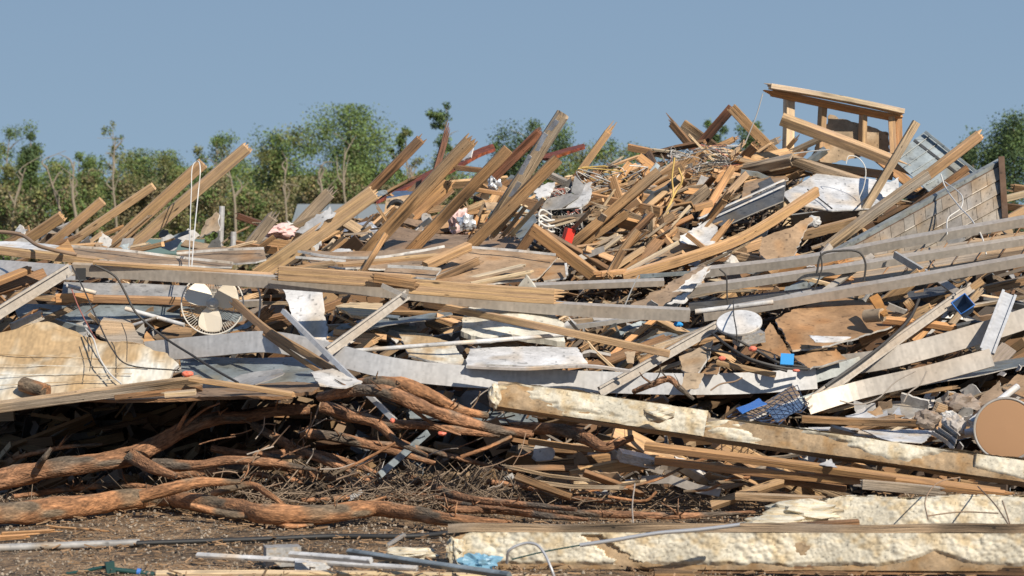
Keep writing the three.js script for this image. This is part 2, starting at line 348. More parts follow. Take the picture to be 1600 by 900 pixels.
// flat sheet from an outline of places; face material on both sides, core on the edges
function sheetGeo(pts, th, { jag = 0, warp = 0, tess = .16, flip } = {}) {
  const W = pts.map((p) => P(...p)), c = V(0, 0, 0), nr = V(0, 0, 0);
  W.forEach((p, i) => { const q = W[(i + 1) % W.length]; c.addScaledVector(p, 1 / W.length); nr.x += (p.y - q.y) * (p.z + q.z); nr.y += (p.z - q.z) * (p.x + q.x); nr.z += (p.x - q.x) * (p.y + q.y); });
  nr.normalize(); if (nr.dot(camera.position.clone().sub(c)) < 0) nr.negate();
  const e1 = V(1, 0, 0).addScaledVector(nr, -nr.x).normalize(), e2 = new THREE.Vector3().crossVectors(nr, e1);
  let poly = W.map((p) => { const d = p.clone().sub(c); return new THREE.Vector2(d.dot(e1), d.dot(e2)); });
  if (THREE.ShapeUtils.isClockWise(poly)) poly.reverse();
  const out = [], q = rr(0, 90);
  poly.forEach((p, i) => {
    const b = poly[(i + 1) % poly.length], L = p.distanceTo(b), k = Math.max(1, Math.round(L / (jag ? .028 : .14))), nx = (b.y - p.y) / L, ny = -(b.x - p.x) / L;
    for (let j = 0; j < k; j++) { const f = j / k, s = jag ? jag * (noise(q + i * 7 + f * L * 9, 1.3) + .7 * noise(q + f * L * 30, i * 3.1) + .4 * (R() - .5)) * (j ? 1 : .3) : 0; out.push(new THREE.Vector2(lerp(p.x, b.x, f) + nx * s, lerp(p.y, b.y, f) + ny * s)); }
  });
  const tris = THREE.ShapeUtils.triangulateShape(out, []);
  const wz = (x, y) => warp ? warp * (noise(q + x * 1.4, y * 1.4, 3) * 1.6 + .5 * noise(q + x * 4, y * 4, 8)) : 0;
  const flat = [];
  for (const t of tris) for (const i of t) flat.push(out[i].x, out[i].y, 0);
  let cap = new THREE.BufferGeometry(); cap.setAttribute('position', new THREE.Float32BufferAttribute(flat, 3)); cap.setAttribute('uv', new THREE.Float32BufferAttribute(new Float32Array(flat.length / 3 * 2), 2));
  if (warp) cap = new TessellateModifier(tess, 6).modify(cap);
  const pa = cap.attributes.position.array, S = [new Soup(), new Soup()];
  const at = (x, y, z) => c.clone().addScaledVector(e1, x).addScaledVector(e2, y).addScaledVector(nr, z + wz(x, y));
  const ou = rr(0, 3), ov = rr(0, 3), uv = (x, y) => [x + ou, y + ov];
  for (let i = 0; i < pa.length; i += 9) for (const z of [th / 2, -th / 2]) S[0].tri(at(pa[i], pa[i + 1], z), at(pa[i + 3], pa[i + 4], z), at(pa[i + 6], pa[i + 7], z), uv(pa[i], pa[i + 1]), uv(pa[i + 3], pa[i + 4]), uv(pa[i + 6], pa[i + 7]));
  out.forEach((a, i) => { const b = out[(i + 1) % out.length]; S[1].quad(at(a.x, a.y, th / 2), at(b.x, b.y, th / 2), at(b.x, b.y, -th / 2), at(a.x, a.y, -th / 2), uv(a.x, a.y), uv(b.x, b.y), uv(b.x, b.y + th), uv(a.x, a.y + th)); });
  return mergeGeometries([S[0].geo(), S[1].geo()], true);
}
function sheet(name, category, label, pts, o = {}) {
  const g = sheetGeo(pts, o.th ?? .013, o), f = M(o.m ?? 'paperBrown'), e = M(o.e ?? 'gypsum');
  if (f.vertexColors || e.vertexColors) tint(g);
  const mesh = put(name, g, [f, e], o.parent); return o.parent ? mesh : tag(mesh, label, category, o.group);
}
function lump(name, category, label, p, size, m, o = {}) {     // crumpled soft thing: size [x, y, z] in px
  const g = new THREE.IcosahedronGeometry(1, o.d ?? 4), a = g.attributes.position, q = rr(0, 60), c = P(...p), k = p[2] / F / 2, v = V(0, 0, 0), rg = o.rough ?? .5;
  for (let i = 0; i < a.count; i++) {
    v.fromBufferAttribute(a, i); const s = 1 + rg * (noise(q + v.x * 1.6, v.y * 1.6, v.z * 1.6) + .5 * noise(q + v.x * 4, v.y * 4, v.z * 4) + .3 * noise(q + v.x * 9, v.y * 9, v.z * 9));
    a.setXYZ(i, v.x * s * size[0] * k, v.y * s * size[1] * k, v.z * s * size[2] * k);
  }
  g.rotateZ((o.rz ?? 0) * D2R); g.computeVertexNormals(); g.translate(c.x, c.y, c.z);
  const mesh = put(name, g, M(m), o.parent); return o.parent ? mesh : tag(mesh, label, category, o.group);
}
function boxGeo(p, s, rot = [0, 0, 0]) {                       // centre place, size in metres, turn in degrees
  const g = new THREE.BoxGeometry(...s, 1, 1, 1), c = P(...p); g.applyMatrix4(new THREE.Matrix4().makeRotationFromEuler(new THREE.Euler(rot[0] * D2R, rot[1] * D2R, rot[2] * D2R))); g.translate(c.x, c.y, c.z); return g;
}
console.log('kit ready');
// ---------------------------------------------------------------- ground and the body of the heap
{
  const nx = 150, nz = 130, pos = [], uv = [], idx = [];
  const zs = []; for (let j = 0; j <= nz; j++) { const f = j / nz; zs.push(f < .75 ? lerp(5, -24, f / .75) : -24 - Math.pow((f - .75) / .25, 2.5) * 600); }
  for (let j = 0; j <= nz; j++) for (let i = 0; i <= nx; i++) {
    const a = i / nx * 2 - 1, x = (Math.abs(a) < .7 ? a * 9 / .7 : Math.sign(a) * (9 + Math.pow((Math.abs(a) - .7) / .3, 2.5) * 500)), z = zs[j];
    const near = Math.abs(x) < 12 && z > -30 ? 1 : .3;
    pos.push(x, near * (.02 * noise(x * 1.1, z * 1.1, 2) + .012 * noise(x * 4, z * 4, 5)) - .01, z); uv.push(x, z);
    if (i && j) { const B = j * (nx + 1) + i; idx.push(B - nx - 2, B - nx - 1, B, B - nx - 2, B, B - 1); }
  }
  const g = new THREE.BufferGeometry(); g.setAttribute('position', new THREE.Float32BufferAttribute(pos, 3)); g.setAttribute('uv', new THREE.Float32BufferAttribute(uv, 2)); g.setIndex(idx); g.computeVertexNormals();
  const m = new THREE.Mesh(g, mats.soil); m.name = 'ground'; tag(m, 'bare brown soil scattered with pale gravel', 'ground', null, 'structure'); scene.add(m);
}
const table = (t, x) => { if (x <= t[0][0]) return t[0][1]; for (let i = 1; i < t.length; i++) if (x <= t[i][0]) return lerp(t[i - 1][1], t[i][1], (x - t[i - 1][0]) / (t[i][0] - t[i - 1][0])); return t[t.length - 1][1]; };
const RAMP = [[14.4, .1], [14.9, .62], [16, 1.14], [17.5, 1.5], [18.5, 1.75], [20, 2.1], [22, 2.55], [23, 2.6], [25, 1.6], [27, .2], [40, 0]];
const TOP = [[-300, 1.52], [430, 1.55], [470, 1.86], [560, 1.92], [680, 1.8], [830, 2.0], [1000, 2.3], [1100, 2.6], [1230, 2.35], [1420, 2.25], [1560, 1.9], [1900, 1.7]];
function surf(px, D) {                                        // height of the heap at a bearing and a distance
  const shift = px < 540 ? 1.7 * clamp((540 - px) / 60, 0, 1) * clamp((17 - D) / 1.5, 0, 1) : 0;
  const back = clamp((table([[-300, 21], [430, 21], [480, 23.2], [800, 24], [1600, 25]], px) - D) / 2.5, 0, 1);
  return Math.min(table(RAMP, D - shift), table(TOP, px)) * back;
}
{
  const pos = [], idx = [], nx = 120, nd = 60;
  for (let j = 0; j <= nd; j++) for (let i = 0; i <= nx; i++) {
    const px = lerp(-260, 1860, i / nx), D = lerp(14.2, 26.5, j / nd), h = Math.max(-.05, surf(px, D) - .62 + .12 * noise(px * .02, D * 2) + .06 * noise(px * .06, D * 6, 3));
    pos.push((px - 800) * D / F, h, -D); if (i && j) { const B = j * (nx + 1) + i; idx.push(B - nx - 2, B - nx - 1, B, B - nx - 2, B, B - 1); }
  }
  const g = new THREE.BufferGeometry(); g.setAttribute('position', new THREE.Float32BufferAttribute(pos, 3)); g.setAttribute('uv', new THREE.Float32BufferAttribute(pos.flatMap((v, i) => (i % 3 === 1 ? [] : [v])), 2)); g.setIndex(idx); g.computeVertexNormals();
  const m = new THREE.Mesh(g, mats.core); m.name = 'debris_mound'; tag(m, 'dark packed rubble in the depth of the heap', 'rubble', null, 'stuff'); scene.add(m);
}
// ---------------------------------------------------------------- trees beyond the heap
const LEAF = { green: [.12, .18, .048], olive: [.17, .185, .06], brown: [.20, .17, .085], dark: [.075, .12, .044], light: [.155, .215, .062] };
function leafSoup(list) {                                     // list of [centre, size, colour]
  const pos = new Float32Array(list.length * 18), col = new Float32Array(list.length * 18), a = V(0, 0, 0), b = V(0, 0, 0); let o = 0;
  for (const [c, s, k] of list) {
    a.set(rr(-1, 1), rr(-1, 1), rr(-1, 1)).normalize(); b.set(rr(-1, 1), rr(-1, 1), rr(-1, 1)).normalize(); b.addScaledVector(a, -a.dot(b)).normalize();
    const w = s * .38, q = [[-1, 0], [0, -w / s], [1, 0], [-1, 0], [1, 0], [0, w / s]];
    for (const [x, y] of q) { for (let i = 0; i < 3; i++) { pos[o + i] = c.getComponent(i) + a.getComponent(i) * x * s * .5 + b.getComponent(i) * y * s; col[o + i] = k[i]; } o += 3; }
  }
  const g = new THREE.BufferGeometry(); g.setAttribute('position', new THREE.BufferAttribute(pos, 3)); g.setAttribute('color', new THREE.BufferAttribute(col, 3)); g.computeVertexNormals(); return g;
}
const vary = (c, s = .3) => { const k = rr(1 - s, 1 + s), w = rr(-.12, .16); return [c[0] * k * (1 + w), c[1] * k, c[2] * k * (1 - w)]; };
function tree(label, px, topY, wpx, D, o = {}) {
  const base = V((px - 800) * D / F, 0, -D), H = EYE + (HOR - topY) * D / F, W = wpx * D / F / 2, low = o.low ?? .3, t = group('tree', label, 'tree', base, o.group);
  const trunkTop = base.clone().add(V(rr(-.1, .1) * W, H * .93, 0)), bend = V(rr(-.15, .15) * W, H * .5, 0), geos = [];
  const r0 = (o.r ?? .1) * (H / 8), tp = [base, base.clone().add(bend), trunkTop];
  const tg = tubeGeo(tp, [r0, r0 * .65, r0 * .15], { seg: 6, sub: 5, rough: .1 }); geos.push(tg);
  const curve = new THREE.CatmullRomCurve3(tp), tips = [], nl = o.limbs ?? 9, limbs = [];
  for (let i = 0; i < nl; i++) {
    const f = lerp(low * .9, .92, (i + .5) / nl), s = curve.getPoint(f), an = rr(0, 6.28), L = W * rr(.55, 1.05) * (o.shape === 'cone' ? 1.15 - f : Math.sqrt(Math.max(.15, 1 - Math.pow((f - .6) / .55, 2))));
    const e = s.clone().add(V(Math.cos(an) * L, L * rr(.35, .9), Math.sin(an) * L * .9)); if (e.y > H) e.y = H * rr(.95, 1);
    const m = s.clone().lerp(e, .5).add(V(0, L * .12, 0)); limbs.push(tubeGeo([s, m, e], [r0 * .35, r0 * .2, r0 * .08], { seg: 5, sub: 3 })); tips.push([s, m, e]);
  }
  put('trunk', mergeGeometries(geos), M(o.bark ?? 'barkFar'), t);
  put('limbs', mergeGeometries(limbs), M(o.bark ?? 'barkFar'), t).userData.kind = 'stuff';
  const leaves = [], n = Math.round((o.n ?? 3200) * 3.8), clumps = [], nc = o.clumps ?? 46;
  for (let i = 0; i < nc; i++) {
    const [s, m, e] = pick(tips), f = Math.pow(R(), .5), c = s.clone().lerp(e, f);
    c.add(V(rr(-.35, .35) * W, rr(-.25, .3) * W, rr(-.35, .35) * W)); c.y = clamp(c.y, H * low, H * .99);
    clumps.push([c, W * rr(.14, .32) * (o.cs ?? 1), pick(o.cols ?? ['green', 'green', 'olive']), rr(.75, 1.25)]);
  }
  clumps.push([trunkTop, W * .14, (o.cols ?? ['green'])[0], 1]);
  for (let i = 0; i < n; i++) {
    const [c, r, k, b] = clumps[i % clumps.length], v = V(R() + R() + R() - 1.5, R() + R() + R() - 1.5, R() + R() + R() - 1.5).multiplyScalar(r * 1.4);
    const p = c.clone().add(v); p.y = Math.max(p.y, H * low * .6); if (p.y > H * 1.02) continue;
    leaves.push([p, rr(.05, .11) * (o.ls ?? 1), vary(LEAF[k].map((q) => q * b))]);
  }
  if (leaves.length) put('crown', leafSoup(leaves), mats.leaf, t);
  return t;
}
const beyond = 'trees beyond the wreckage';
tree('thin green tree at the picture\'s left edge, beside a dark cedar', 12, 190, 95, 92, { n: 2600, cs: .8, cols: ['green', 'olive'] });
tree('narrow dark cedar rising behind the leftmost joists', 48, 195, 62, 88, { shape: 'cone', n: 4200, low: .25, cols: ['dark', 'dark', 'green'] });
tree('small green-topped tree behind the short leaning joists', 122, 229, 70, 90, { n: 2400, cols: ['green', 'light'], low: .5 });
tree('tall storm-stripped tree with hardly any leaves', 178, 174, 52, 84, { n: 420, cs: .6, limbs: 16, low: .35, bark: 'barkFar', r: .07, cols: ['olive', 'green'] });
tree('bushy olive tree behind the two crossing joists', 262, 236, 105, 96, { n: 3600, cols: ['olive', 'green', 'dark'] });
tree('green tree with ragged top behind the longest left joist', 338, 204, 92, 88, { n: 2600, cs: .8, limbs: 12, cols: ['green', 'olive'] });
tree('dense rounded green tree left of the broadest crown', 432, 198, 112, 82, { n: 5200, clumps: 70, cols: ['green', 'green', 'olive'] });
tree('broadest green tree with sky showing through its crown', 548, 166, 165, 84, { n: 6200, clumps: 70, low: .42, limbs: 14, cols: ['green', 'light', 'green'] });
tree('slim tree behind the tip of the reddish joist', 634, 184, 55, 86, { n: 1500, cs: .8, cols: ['green', 'olive'] });
tree('tallest wispy tree rising over the joist with square end', 700, 143, 62, 80, { n: 1300, cs: .7, limbs: 16, low: .5, r: .07, cols: ['dark', 'green'] });
tree('low green tree left of the pale leaning post', 776, 212, 70, 86, { n: 2400, cols: ['green', 'dark'] });
tree('dark green tree directly behind the pale leaning post', 838, 178, 110, 84, { n: 4200, cols: ['dark', 'green'] });
tree('low olive tree behind the pointed pale plank', 958, 212, 120, 92, { n: 3200, cols: ['green', 'olive'] });
tree('rounded tree left of the peaked rafter pair', 1108, 173, 62, 84, { n: 2800, low: .4, cols: ['green', 'dark'] });
tree('rounded tree framed by the peaked rafter pair', 1178, 178, 74, 84, { n: 3000, low: .4, cols: ['green', 'dark'] });
tree('slender dark tree left of the dense tree at the right edge', 1524, 194, 62, 84, { n: 2600, cols: ['dark', 'green'], low: .15 });
tree('dense dark tree at the picture\'s right edge', 1584, 168, 120, 78, { n: 7000, clumps: 90, low: .1, cs: 1.2, cols: ['dark', 'green', 'dark'] });
const UNDER = ["at the picture's left edge", 'below the dark cedar', 'behind the lowest short joist', 'behind the second short joist', 'left of the stripped tall tree', 'right of the stripped tall tree', 'behind the tip of the slim third joist', 'between the third joist and the corded joist', 'behind the corded joist tip', 'behind the longest left joist', 'right of the longest left joist tip', 'left of the grey shed', 'directly above the grey shed', 'behind the broad broken joist', 'behind the reddish joist', 'left of the half-dark joist tip'];
for (let i = 0; i < 16; i++) tree('low brownish understory tree ' + UNDER[i], 8 + i * 46 + rr(-12, 12), rr(250, 296), rr(76, 104), rr(64, 78), { n: 3200, clumps: 48, low: .08, r: .06, cs: 1.15, cols: ['olive', 'brown', 'green', 'brown'], group: 'understory trees' });
for (const [x, y] of [[1020, 245], [1420, 300], [900, 250]]) tree('low green understory tree glimpsed over the top of the heap', x, y, 110, 76, { n: 2600, low: .08, cols: ['green', 'olive'], group: 'understory trees over the heap' });
for (let i = 0; i < 15; i++) tree('soft green tree in the farther row closing the belt behind the joists', 10 + i * 50 + rr(-14, 14), rr(240, 282), rr(90, 130), rr(96, 110), { n: 2600, clumps: 50, low: .12, cs: 1.1, ls: 1.25, cols: ['green', 'olive', 'light', 'green'], group: 'farther row of trees' });
// pale bare trunks snapped by the storm
const SNAP = ['rising behind the second short joist', 'leaning behind the lowest short joist', 'under the storm-stripped tall tree', 'near the left edge under the cedar', 'just above the grey shed roof', 'behind the broad broken joist', 'left of the grey shed', 'behind the thin galvanised post', 'right of the reddish joist'];
for (const [x0, y0, x1, y1, D, r] of [[120, 352, 116, 252, 62, 2.6], [98, 350, 72, 258, 63, 2.2], [182, 350, 180, 215, 70, 1.8], [20, 352, 40, 262, 64, 1.8], [498, 330, 497, 268, 60, 2.8], [543, 345, 539, 230, 62, 1.8], [448, 345, 445, 262, 64, 1.6], [368, 345, 360, 275, 62, 2.2], [640, 300, 650, 262, 62, 2]]) { const place = SNAP.shift();
  const a = P(x0, y0, D), b = P(x1, y1, D), m = a.clone().lerp(b, .5).add(V(rr(-.1, .1), 0, 0)), g = [tubeGeo([V(a.x, 0, a.z), a, m, b], [r * D / F * 1.2, r * D / F, r * D / F * .8, r * D / F * .35], { seg: 6, sub: 4, rough: .2 })];
  for (let k = 0; k < 4; k++) { const s = m.clone().lerp(b, rr(-.4, .9)); g.push(tubeGeo([s, s.clone().add(V(rr(-.25, .25), rr(.15, .4), 0)), s.clone().add(V(rr(-.6, .6), rr(.3, .9), rr(-.2, .2)))], [.03, .018, .006], { seg: 4, sub: 3 })); }
  tag(put('snapped_trunk', mergeGeometries(g), mats.barkFar), 'pale stripped trunk snapped off ' + place, 'snapped tree', 'storm-snapped trunks');
}
{ // brush at the foot of the trees
  const l = [];
  for (let i = 0; i < 60000; i++) { const D = rr(58, 82), x = rr(-260, 1860), h = Math.pow(R(), 1.5) * rr(1.0, 2.7) * (.7 + .5 * noise(x * .02, D * .1)); l.push([V((x - 800) * D / F, h, -D), rr(.07, .15), vary(LEAF[pick(['olive', 'brown', 'brown', 'green'])], .35)]); }
  tag(put('undergrowth', leafSoup(l), mats.leaf), 'brownish undergrowth at the foot of the trees', 'undergrowth', null, 'stuff');
}
// ---------------------------------------------------------------- grey shed far behind
{
  const D = 52, c = P(530, 400, D), t = group('metal_shed', 'low grey metal shed behind the broken pale joist', 'shed', V(c.x, 0, -D));
  const w = 150 * D / F, h0 = EYE + (HOR - 343) * D / F, h1 = EYE + (HOR - 317) * D / F, x0 = P(462, 400, D).x, s = new Soup(), q = [0, 0];
  const wallShape = new Soup();
  wallShape.quad(V(x0, 0, -D), V(x0 + w, 0, -D), V(x0 + w, h0, -D), V(x0, h0, -D), q, q, q, q);
  wallShape.quad(V(x0, 0, -D), V(x0 - .02, 0, -D - 2.4), V(x0 - .02, h0, -D - 2.4), V(x0, h0, -D), q, q, q, q);
  wallShape.tri(V(x0, h0, -D), V(x0 - .02, h0, -D - 2.4), V(x0 - .01, h1, -D - 1.2), q, q, q);
  wallShape.quad(V(x0 + w, 0, -D - 2.4), V(x0, 0, -D - 2.4), V(x0, h0, -D - 2.4), V(x0 + w, h0, -D - 2.4), q, q, q, q);
  put('wall', wallShape.geo(), mats.blueDull.clone(), t).material.color.setRGB(.16, .19, .23);
  const pw = w / 3;
  for (let i = 0; i < 3; i++) for (const k of [0, 1]) {
    const a = x0 - .08 + i * pw + .006, b = x0 - .08 + (i + 1) * pw + (i === 2 ? .16 : -.006), r = new Soup(), z0 = k ? -D - 2.5 : -D + .12, y = h0 - .05;
    r.quad(V(a, y, z0), V(b, y, z0), V(b, h1, -D - 1.2), V(a, h1, -D - 1.2), q, q, q, q); r.quad(V(a, y - .04, z0), V(b, y - .04, z0), V(b, h1 - .04, -D - 1.2), V(a, h1 - .04, -D - 1.2), q, q, q, q);
    r.quad(V(a, y, z0), V(b, y, z0), V(b, y - .04, z0), V(a, y - .04, z0), q, q, q, q);
    put('roof_panel', r.geo(), mats.steelGrey, t);
  }
}
// ---------------------------------------------------------------- gravel, chips, brushwood and crumbled debris
function scatter(name, label, cat, geo, m, n, place) {
  const im = new THREE.InstancedMesh(geo, m, n), M4 = new THREE.Matrix4(), c = new THREE.Color();
  for (let i = 0; i < n; i++) { const { p, q, s, k } = place(i); im.setMatrixAt(i, M4.compose(p, q, s)); im.setColorAt(i, c.setRGB(...k)); }
  im.name = name; tag(im, label, cat, null, 'stuff'); scene.add(im); return im;
}
const qRand = () => new THREE.Quaternion().setFromEuler(new THREE.Euler(rr(0, 6.28), rr(0, 6.28), rr(0, 6.28)));
mat('plain', [1, 1, 1], { roughness: .95 });
mat('plainWood', [1, 1, 1], { roughness: .9, map: texWood });
scatter('gravel', 'pale gravel strewn over the bare soil', 'gravel', new THREE.IcosahedronGeometry(1, 0), mats.plain, 15000, () => {
  const D = lerp(10.2, 16.2, Math.pow(R(), .8)), s = .003 + .008 * Math.pow(R(), 3), b = rr(.16, .40); return { p: V(rr(-420, 420) * D / 840 * .5, .002, -D), q: qRand(), s: V(s * rr(.8, 1.7), s * .7, s), k: [b, b * .82, b * .62] };
});
scatter('wood_chips', 'splinters and chips of wood littering the soil', 'wood chips', new THREE.BoxGeometry(1, .16, .22), mats.plain, 5200, () => {
  const D = rr(10.4, 16.5), s = rr(.012, .07), b = rr(.3, 1); return { p: V(rr(-2.2, 2.2) * D / 10, .008 + R() * .02, -D), q: new THREE.Quaternion().setFromEuler(new THREE.Euler(rr(-.3, .3), rr(0, 6.28), rr(-.25, .25))), s: V(s, s * .5, s * .6), k: [.42 * b, .26 * b, .14 * b] };
});
const pileAt = (px, D, dh) => V((px - 800) * D / F, Math.max(.02, surf(px, D) + dh), -D);
const inPlane = (a, b, c) => new THREE.Quaternion().setFromEuler(new THREE.Euler(c, b, a, 'YZX'));
scatter('board_debris', 'crushed mass of broken boards filling the heap', 'debris', new THREE.BoxGeometry(1, 1, 1), mats.plainWood, 5200, () => {
  const px = rr(-120, 1720), D = lerp(14.6, 24.5, Math.pow(R(), 1.25)), L = rr(.12, .75), b = rr(.35, 1), t = pick([[.62, .42, .22], [.5, .3, .15], [.3, .18, .1], [.16, .12, .09], [.7, .53, .33], [.45, .4, .34]]);
  return { p: pileAt(px, D, rr(-.68, -.16)), q: inPlane(rr(-.3, .75), rr(-1, 1), rr(-1.5, 1.5)), s: V(L, rr(.03, .13), rr(.012, .04)), k: t.map((v) => v * b) };
});
scatter('sheet_debris', 'crushed scraps of wallboard, metal and paper filling the heap', 'debris', new THREE.BoxGeometry(1, 1, 1), mats.plain, 4200, () => {
  const px = rr(-120, 1720), D = lerp(14.6, 24.5, Math.pow(R(), 1.25)), b = rr(.4, 1), t = pick([[.75, .72, .68], [.35, .34, .33], [.1, .1, .1], [.4, .27, .17], [.05, .05, .05], [.3, .33, .35], [.45, .32, .22], [.12, .1, .09]]);
  return { p: pileAt(px, D, rr(-.68, -.14)), q: qRand(), s: V(rr(.05, .26), rr(.03, .16), rr(.003, .012)), k: t.map((v) => v * b) };
});
scatter('splinters', 'fine splinters and slivers strewn all over the heap', 'splinters', new THREE.BoxGeometry(1, 1, 1), mats.plainWood, 9000, (i) => {
  const px = i % 3 ? rr(840, 1330) : rr(-100, 1700), D = i % 3 ? rr(16, 22.6) : rr(14.8, 20), L = .04 + .3 * Math.pow(R(), 2), b = rr(.3, 1), t = pick([[.72, .5, .28], [.5, .32, .17], [.34, .2, .12], [.6, .52, .42], [.3, .26, .22], [.8, .68, .48]]);
  return { p: pileAt(px, D, rr(-.4, .02)), q: inPlane(rr(-.5, 1.1), rr(-1.2, 1.2), rr(-1.5, 1.5)), s: V(L, rr(.006, .03), rr(.004, .014)), k: t.map((v) => v * b) };
});
{
  const g = new THREE.CylinderGeometry(.55, 1, 1, 4, 1, true);
  scatter('brushwood', 'tangled twigs heaped under the fallen branches', 'brushwood', g, mats.plain, 3000, (i) => {
    const px = i % 3 ? rr(300, 800) : rr(-20, 1150), D = rr(13.4, 16.6), L = rr(.12, .55), b = rr(.4, 1.2); return { p: V((px - 800) * D / F, rr(.01, .14) * (1 - Math.abs(px - 560) / 900), -D), q: inPlane(rr(.6, 2.5), rr(-1.4, 1.4), rr(-.5, .5)), s: V(rr(.002, .0055), L, rr(.002, .0055)), k: [.29 * b, .215 * b, .15 * b] };
  });
}
console.log('setting ready');
// ---------------------------------------------------------------- leaning joists
let JW = .72;
const J = (label, a, b, w, o = {}) => bar('timber_joist', 'joist', label, [a, [b[0], b[1], a[2] + (b[2] - a[2]) * .3]], w * JW, { t: .045, roll: 12, m: 'fresh', ...o });
J('short stubby joist at the left edge, lowest of the leaning row', [22, 388, 17.7], [97, 338, 17.1], 25, { m: 'fresh' });
J('second short joist from the left, with a cable kink over it', [72, 388, 18], [160, 314, 17.5], 22);
J('third leaning joist from the left, slimmer with square end', [98, 388, 17.6], [240, 291, 16.9], 19, { m: 'fresh' });
J('joist with a white cord looped over its tip', [160, 398, 18.2], [317, 255, 17.5], 27, { roll: 12 });
J('long joist rising furthest right of the five left joists', [186, 402, 17.8], [386, 231, 17], 27, { m: 'fresh', roll: 16 });
J('broad pale broken joist in front of the reddish joist', [402, 430, 16.9], [584, 301, 16.5], 36, { m: 'fresh', sb: .04, roll: 14, k: 1.05 });
sheet('torn_paper', 'paper', 'ragged white paper lining torn along the broad broken joist', [[462, 362, 16.9], [492, 340, 16.85], [515, 322, 16.8], [524, 332, 16.75], [500, 356, 16.8], [480, 372, 16.85]], { th: .004, jag: .03, warp: .03, m: 'whiteSheet' });
J('reddish brown joist jutting up behind the broad broken joist', [560, 316, 18.4], [657, 218, 17.6], 23, { m: 'brown', sb: .05, k: 1.25 });
J('long joist with shadowed lower half and square end', [562, 406, 17.6], [734, 221, 16.8], 31, { m: 'tan', roll: 14 });  // one even tan wood; the dark lower half is shade alone
J('plain joist right of the long half-dark joist', [628, 406, 17.8], [794, 233, 17], 26, { m: 'tan', k: 1.05 });
J('dark reddish rafter end behind the pale leaning post', [772, 276, 18.6], [843, 207, 18], 23, { m: 'red', k: 1.1 });
{
  const t = group('leaning_post', 'round-edged pale post with peeling white paint, tallest leaning timber', 'post', P(795, 330, 18));
  bar('post', 0, 0, [[770, 350, 18.2], [879, 179, 17.8]], 23, { t: .11, roll: 8, m: 'weather', parent: t, ch: .02, k: 1.15 });
  for (const [x, y, l] of [[822, 258, 28], [848, 222, 26], [806, 296, 22], [866, 196, 16]]) sheet('paint_flake', 0, 0, [[x - 12, y + l * .5, 17.5], [x + 3, y - l * .6, 17.42], [x + 9, y - l * .45, 17.38], [x - 4, y + l * .55, 17.46]], { th: .004, jag: .012, warp: .01, m: 'whiteSheet', parent: t });
}
J('thick joist crossing under the pale leaning post', [733, 386, 17.4], [872, 248, 16.8], 27, { m: 'tan', roll: 18 });
J('pale pointed plank sticking up right of the leaning post', [893, 288, 19.2], [950, 207, 18.8], 17, { m: 'fresh', t: .03, sb: .12, roll: 10 });
J('long dark-sided beam with bright sawn end above the red box', [834, 434, 17.3], [1030, 268, 16.9], 24, { m: 'tan', roll: -14, t: .06, k: .95 });
J('orange beam of the broken V pointing down to the right', [832, 358, 16.4], [938, 438, 15.9], 30, { m: 'orange', roll: 26, t: .05, sb: .06 });
J('short dark arm of the broken V', [838, 356, 16.9], [812, 392, 17.1], 22, { m: 'brown', roll: 10 });
for (const [x0, y0, x1, y1, w, l] of [[772, 366, 812, 318, 10, 'pale split lath nearest the thick joist above the curved panel'], [786, 368, 822, 322, 7, 'thin bright lath beside the split lath above the curved panel'], [800, 366, 850, 310, 8, 'long grey-white lath leading up to the fuse boxes']]) bar('lath', 'lath', l, [[x0, y0, 17.6], [x1, y1, 17.3]], w, { t: .018, m: 'pale', sa: .06 });
// ---------------------------------------------------------------- boards in the middle of the heap
const Bd = (label, pts, w, o = {}) => bar('board', 'board', label, pts, w, { t: .038, m: 'fresh', ...o });
Bd('orange board lying below the crossing beam end', [[923, 310, 18.4], [1033, 333, 18]], 20, { m: 'orange', sa: .06 });
Bd('orange board end poking out right of the yellow wires', [[1003, 309, 18.3], [1072, 322, 18.4]], 16, { m: 'orange' });
Bd('level plank right of the red box', [[912, 376, 17.8], [1012, 368, 17.6]], 20, { m: 'tan' });
Bd('slanting lath above the level plank by the red box', [[925, 368, 17.7], [980, 334, 17.6]], 13, { m: 'tan' });
Bd('rough bark-edged plank below the level plank', [[902, 402, 17.2], [968, 371, 17]], 17, { m: 'pale', t: .05, sa: .1, sb: .03, roll: 40 });
Bd('pale thin batten running under the brown wallboard', [[968, 430, 16.5], [1060, 379, 16.7]], 8, { m: 'pale', t: .02 });
Bd('very long pale board reaching up to the white box', [[973, 434, 16.3], [1120, 388, 16.5], [1182, 360, 16.8], [1277, 299, 17.2]], 18, { m: 'fresh', roll: 30 });
Bd('pale board ending at the torn brown paper', [[1098, 408, 16.6], [1192, 378, 16.9]], 19, { m: 'fresh', roll: 32, t: .05 });
Bd('upright grey stud stump between the wire loops', [[1014, 402, 17.3], [1015, 344, 17.2]], 10, { m: 'grey' });
Bd('upright pale stud stump beside the grey one', [[1022, 400, 17.3], [1020, 338, 17.2]], 6, { m: 'pale', sb: .1 });
Bd('dark pointed stake right of the stud stumps', [[1040, 392, 17.2], [1034, 350, 17.2]], 10, { m: 'brown', sb: .12 });
Bd('wedge-shaped board end leaning over the purlin by the broken V', [[950, 432, 16.2], [972, 394, 16.5]], 14, { m: 'tan', sb: .05 });
Bd('splintered batten leaning right behind the wedge-shaped end', [[960, 418, 16.6], [1003, 390, 16.8]], 11, { m: 'fresh', sb: .06 });
Bd('orange board tip with torn fibres next to the broken V', [[938, 428, 16.2], [975, 424, 16.3]], 10, { m: 'orange', sa: .08 });
Bd('long narrow lath from the wire loops to the grey cover', [[1030, 372, 17.2], [1078, 322, 17.4]], 6, { m: 'pale', t: .02 });
JW = .9;
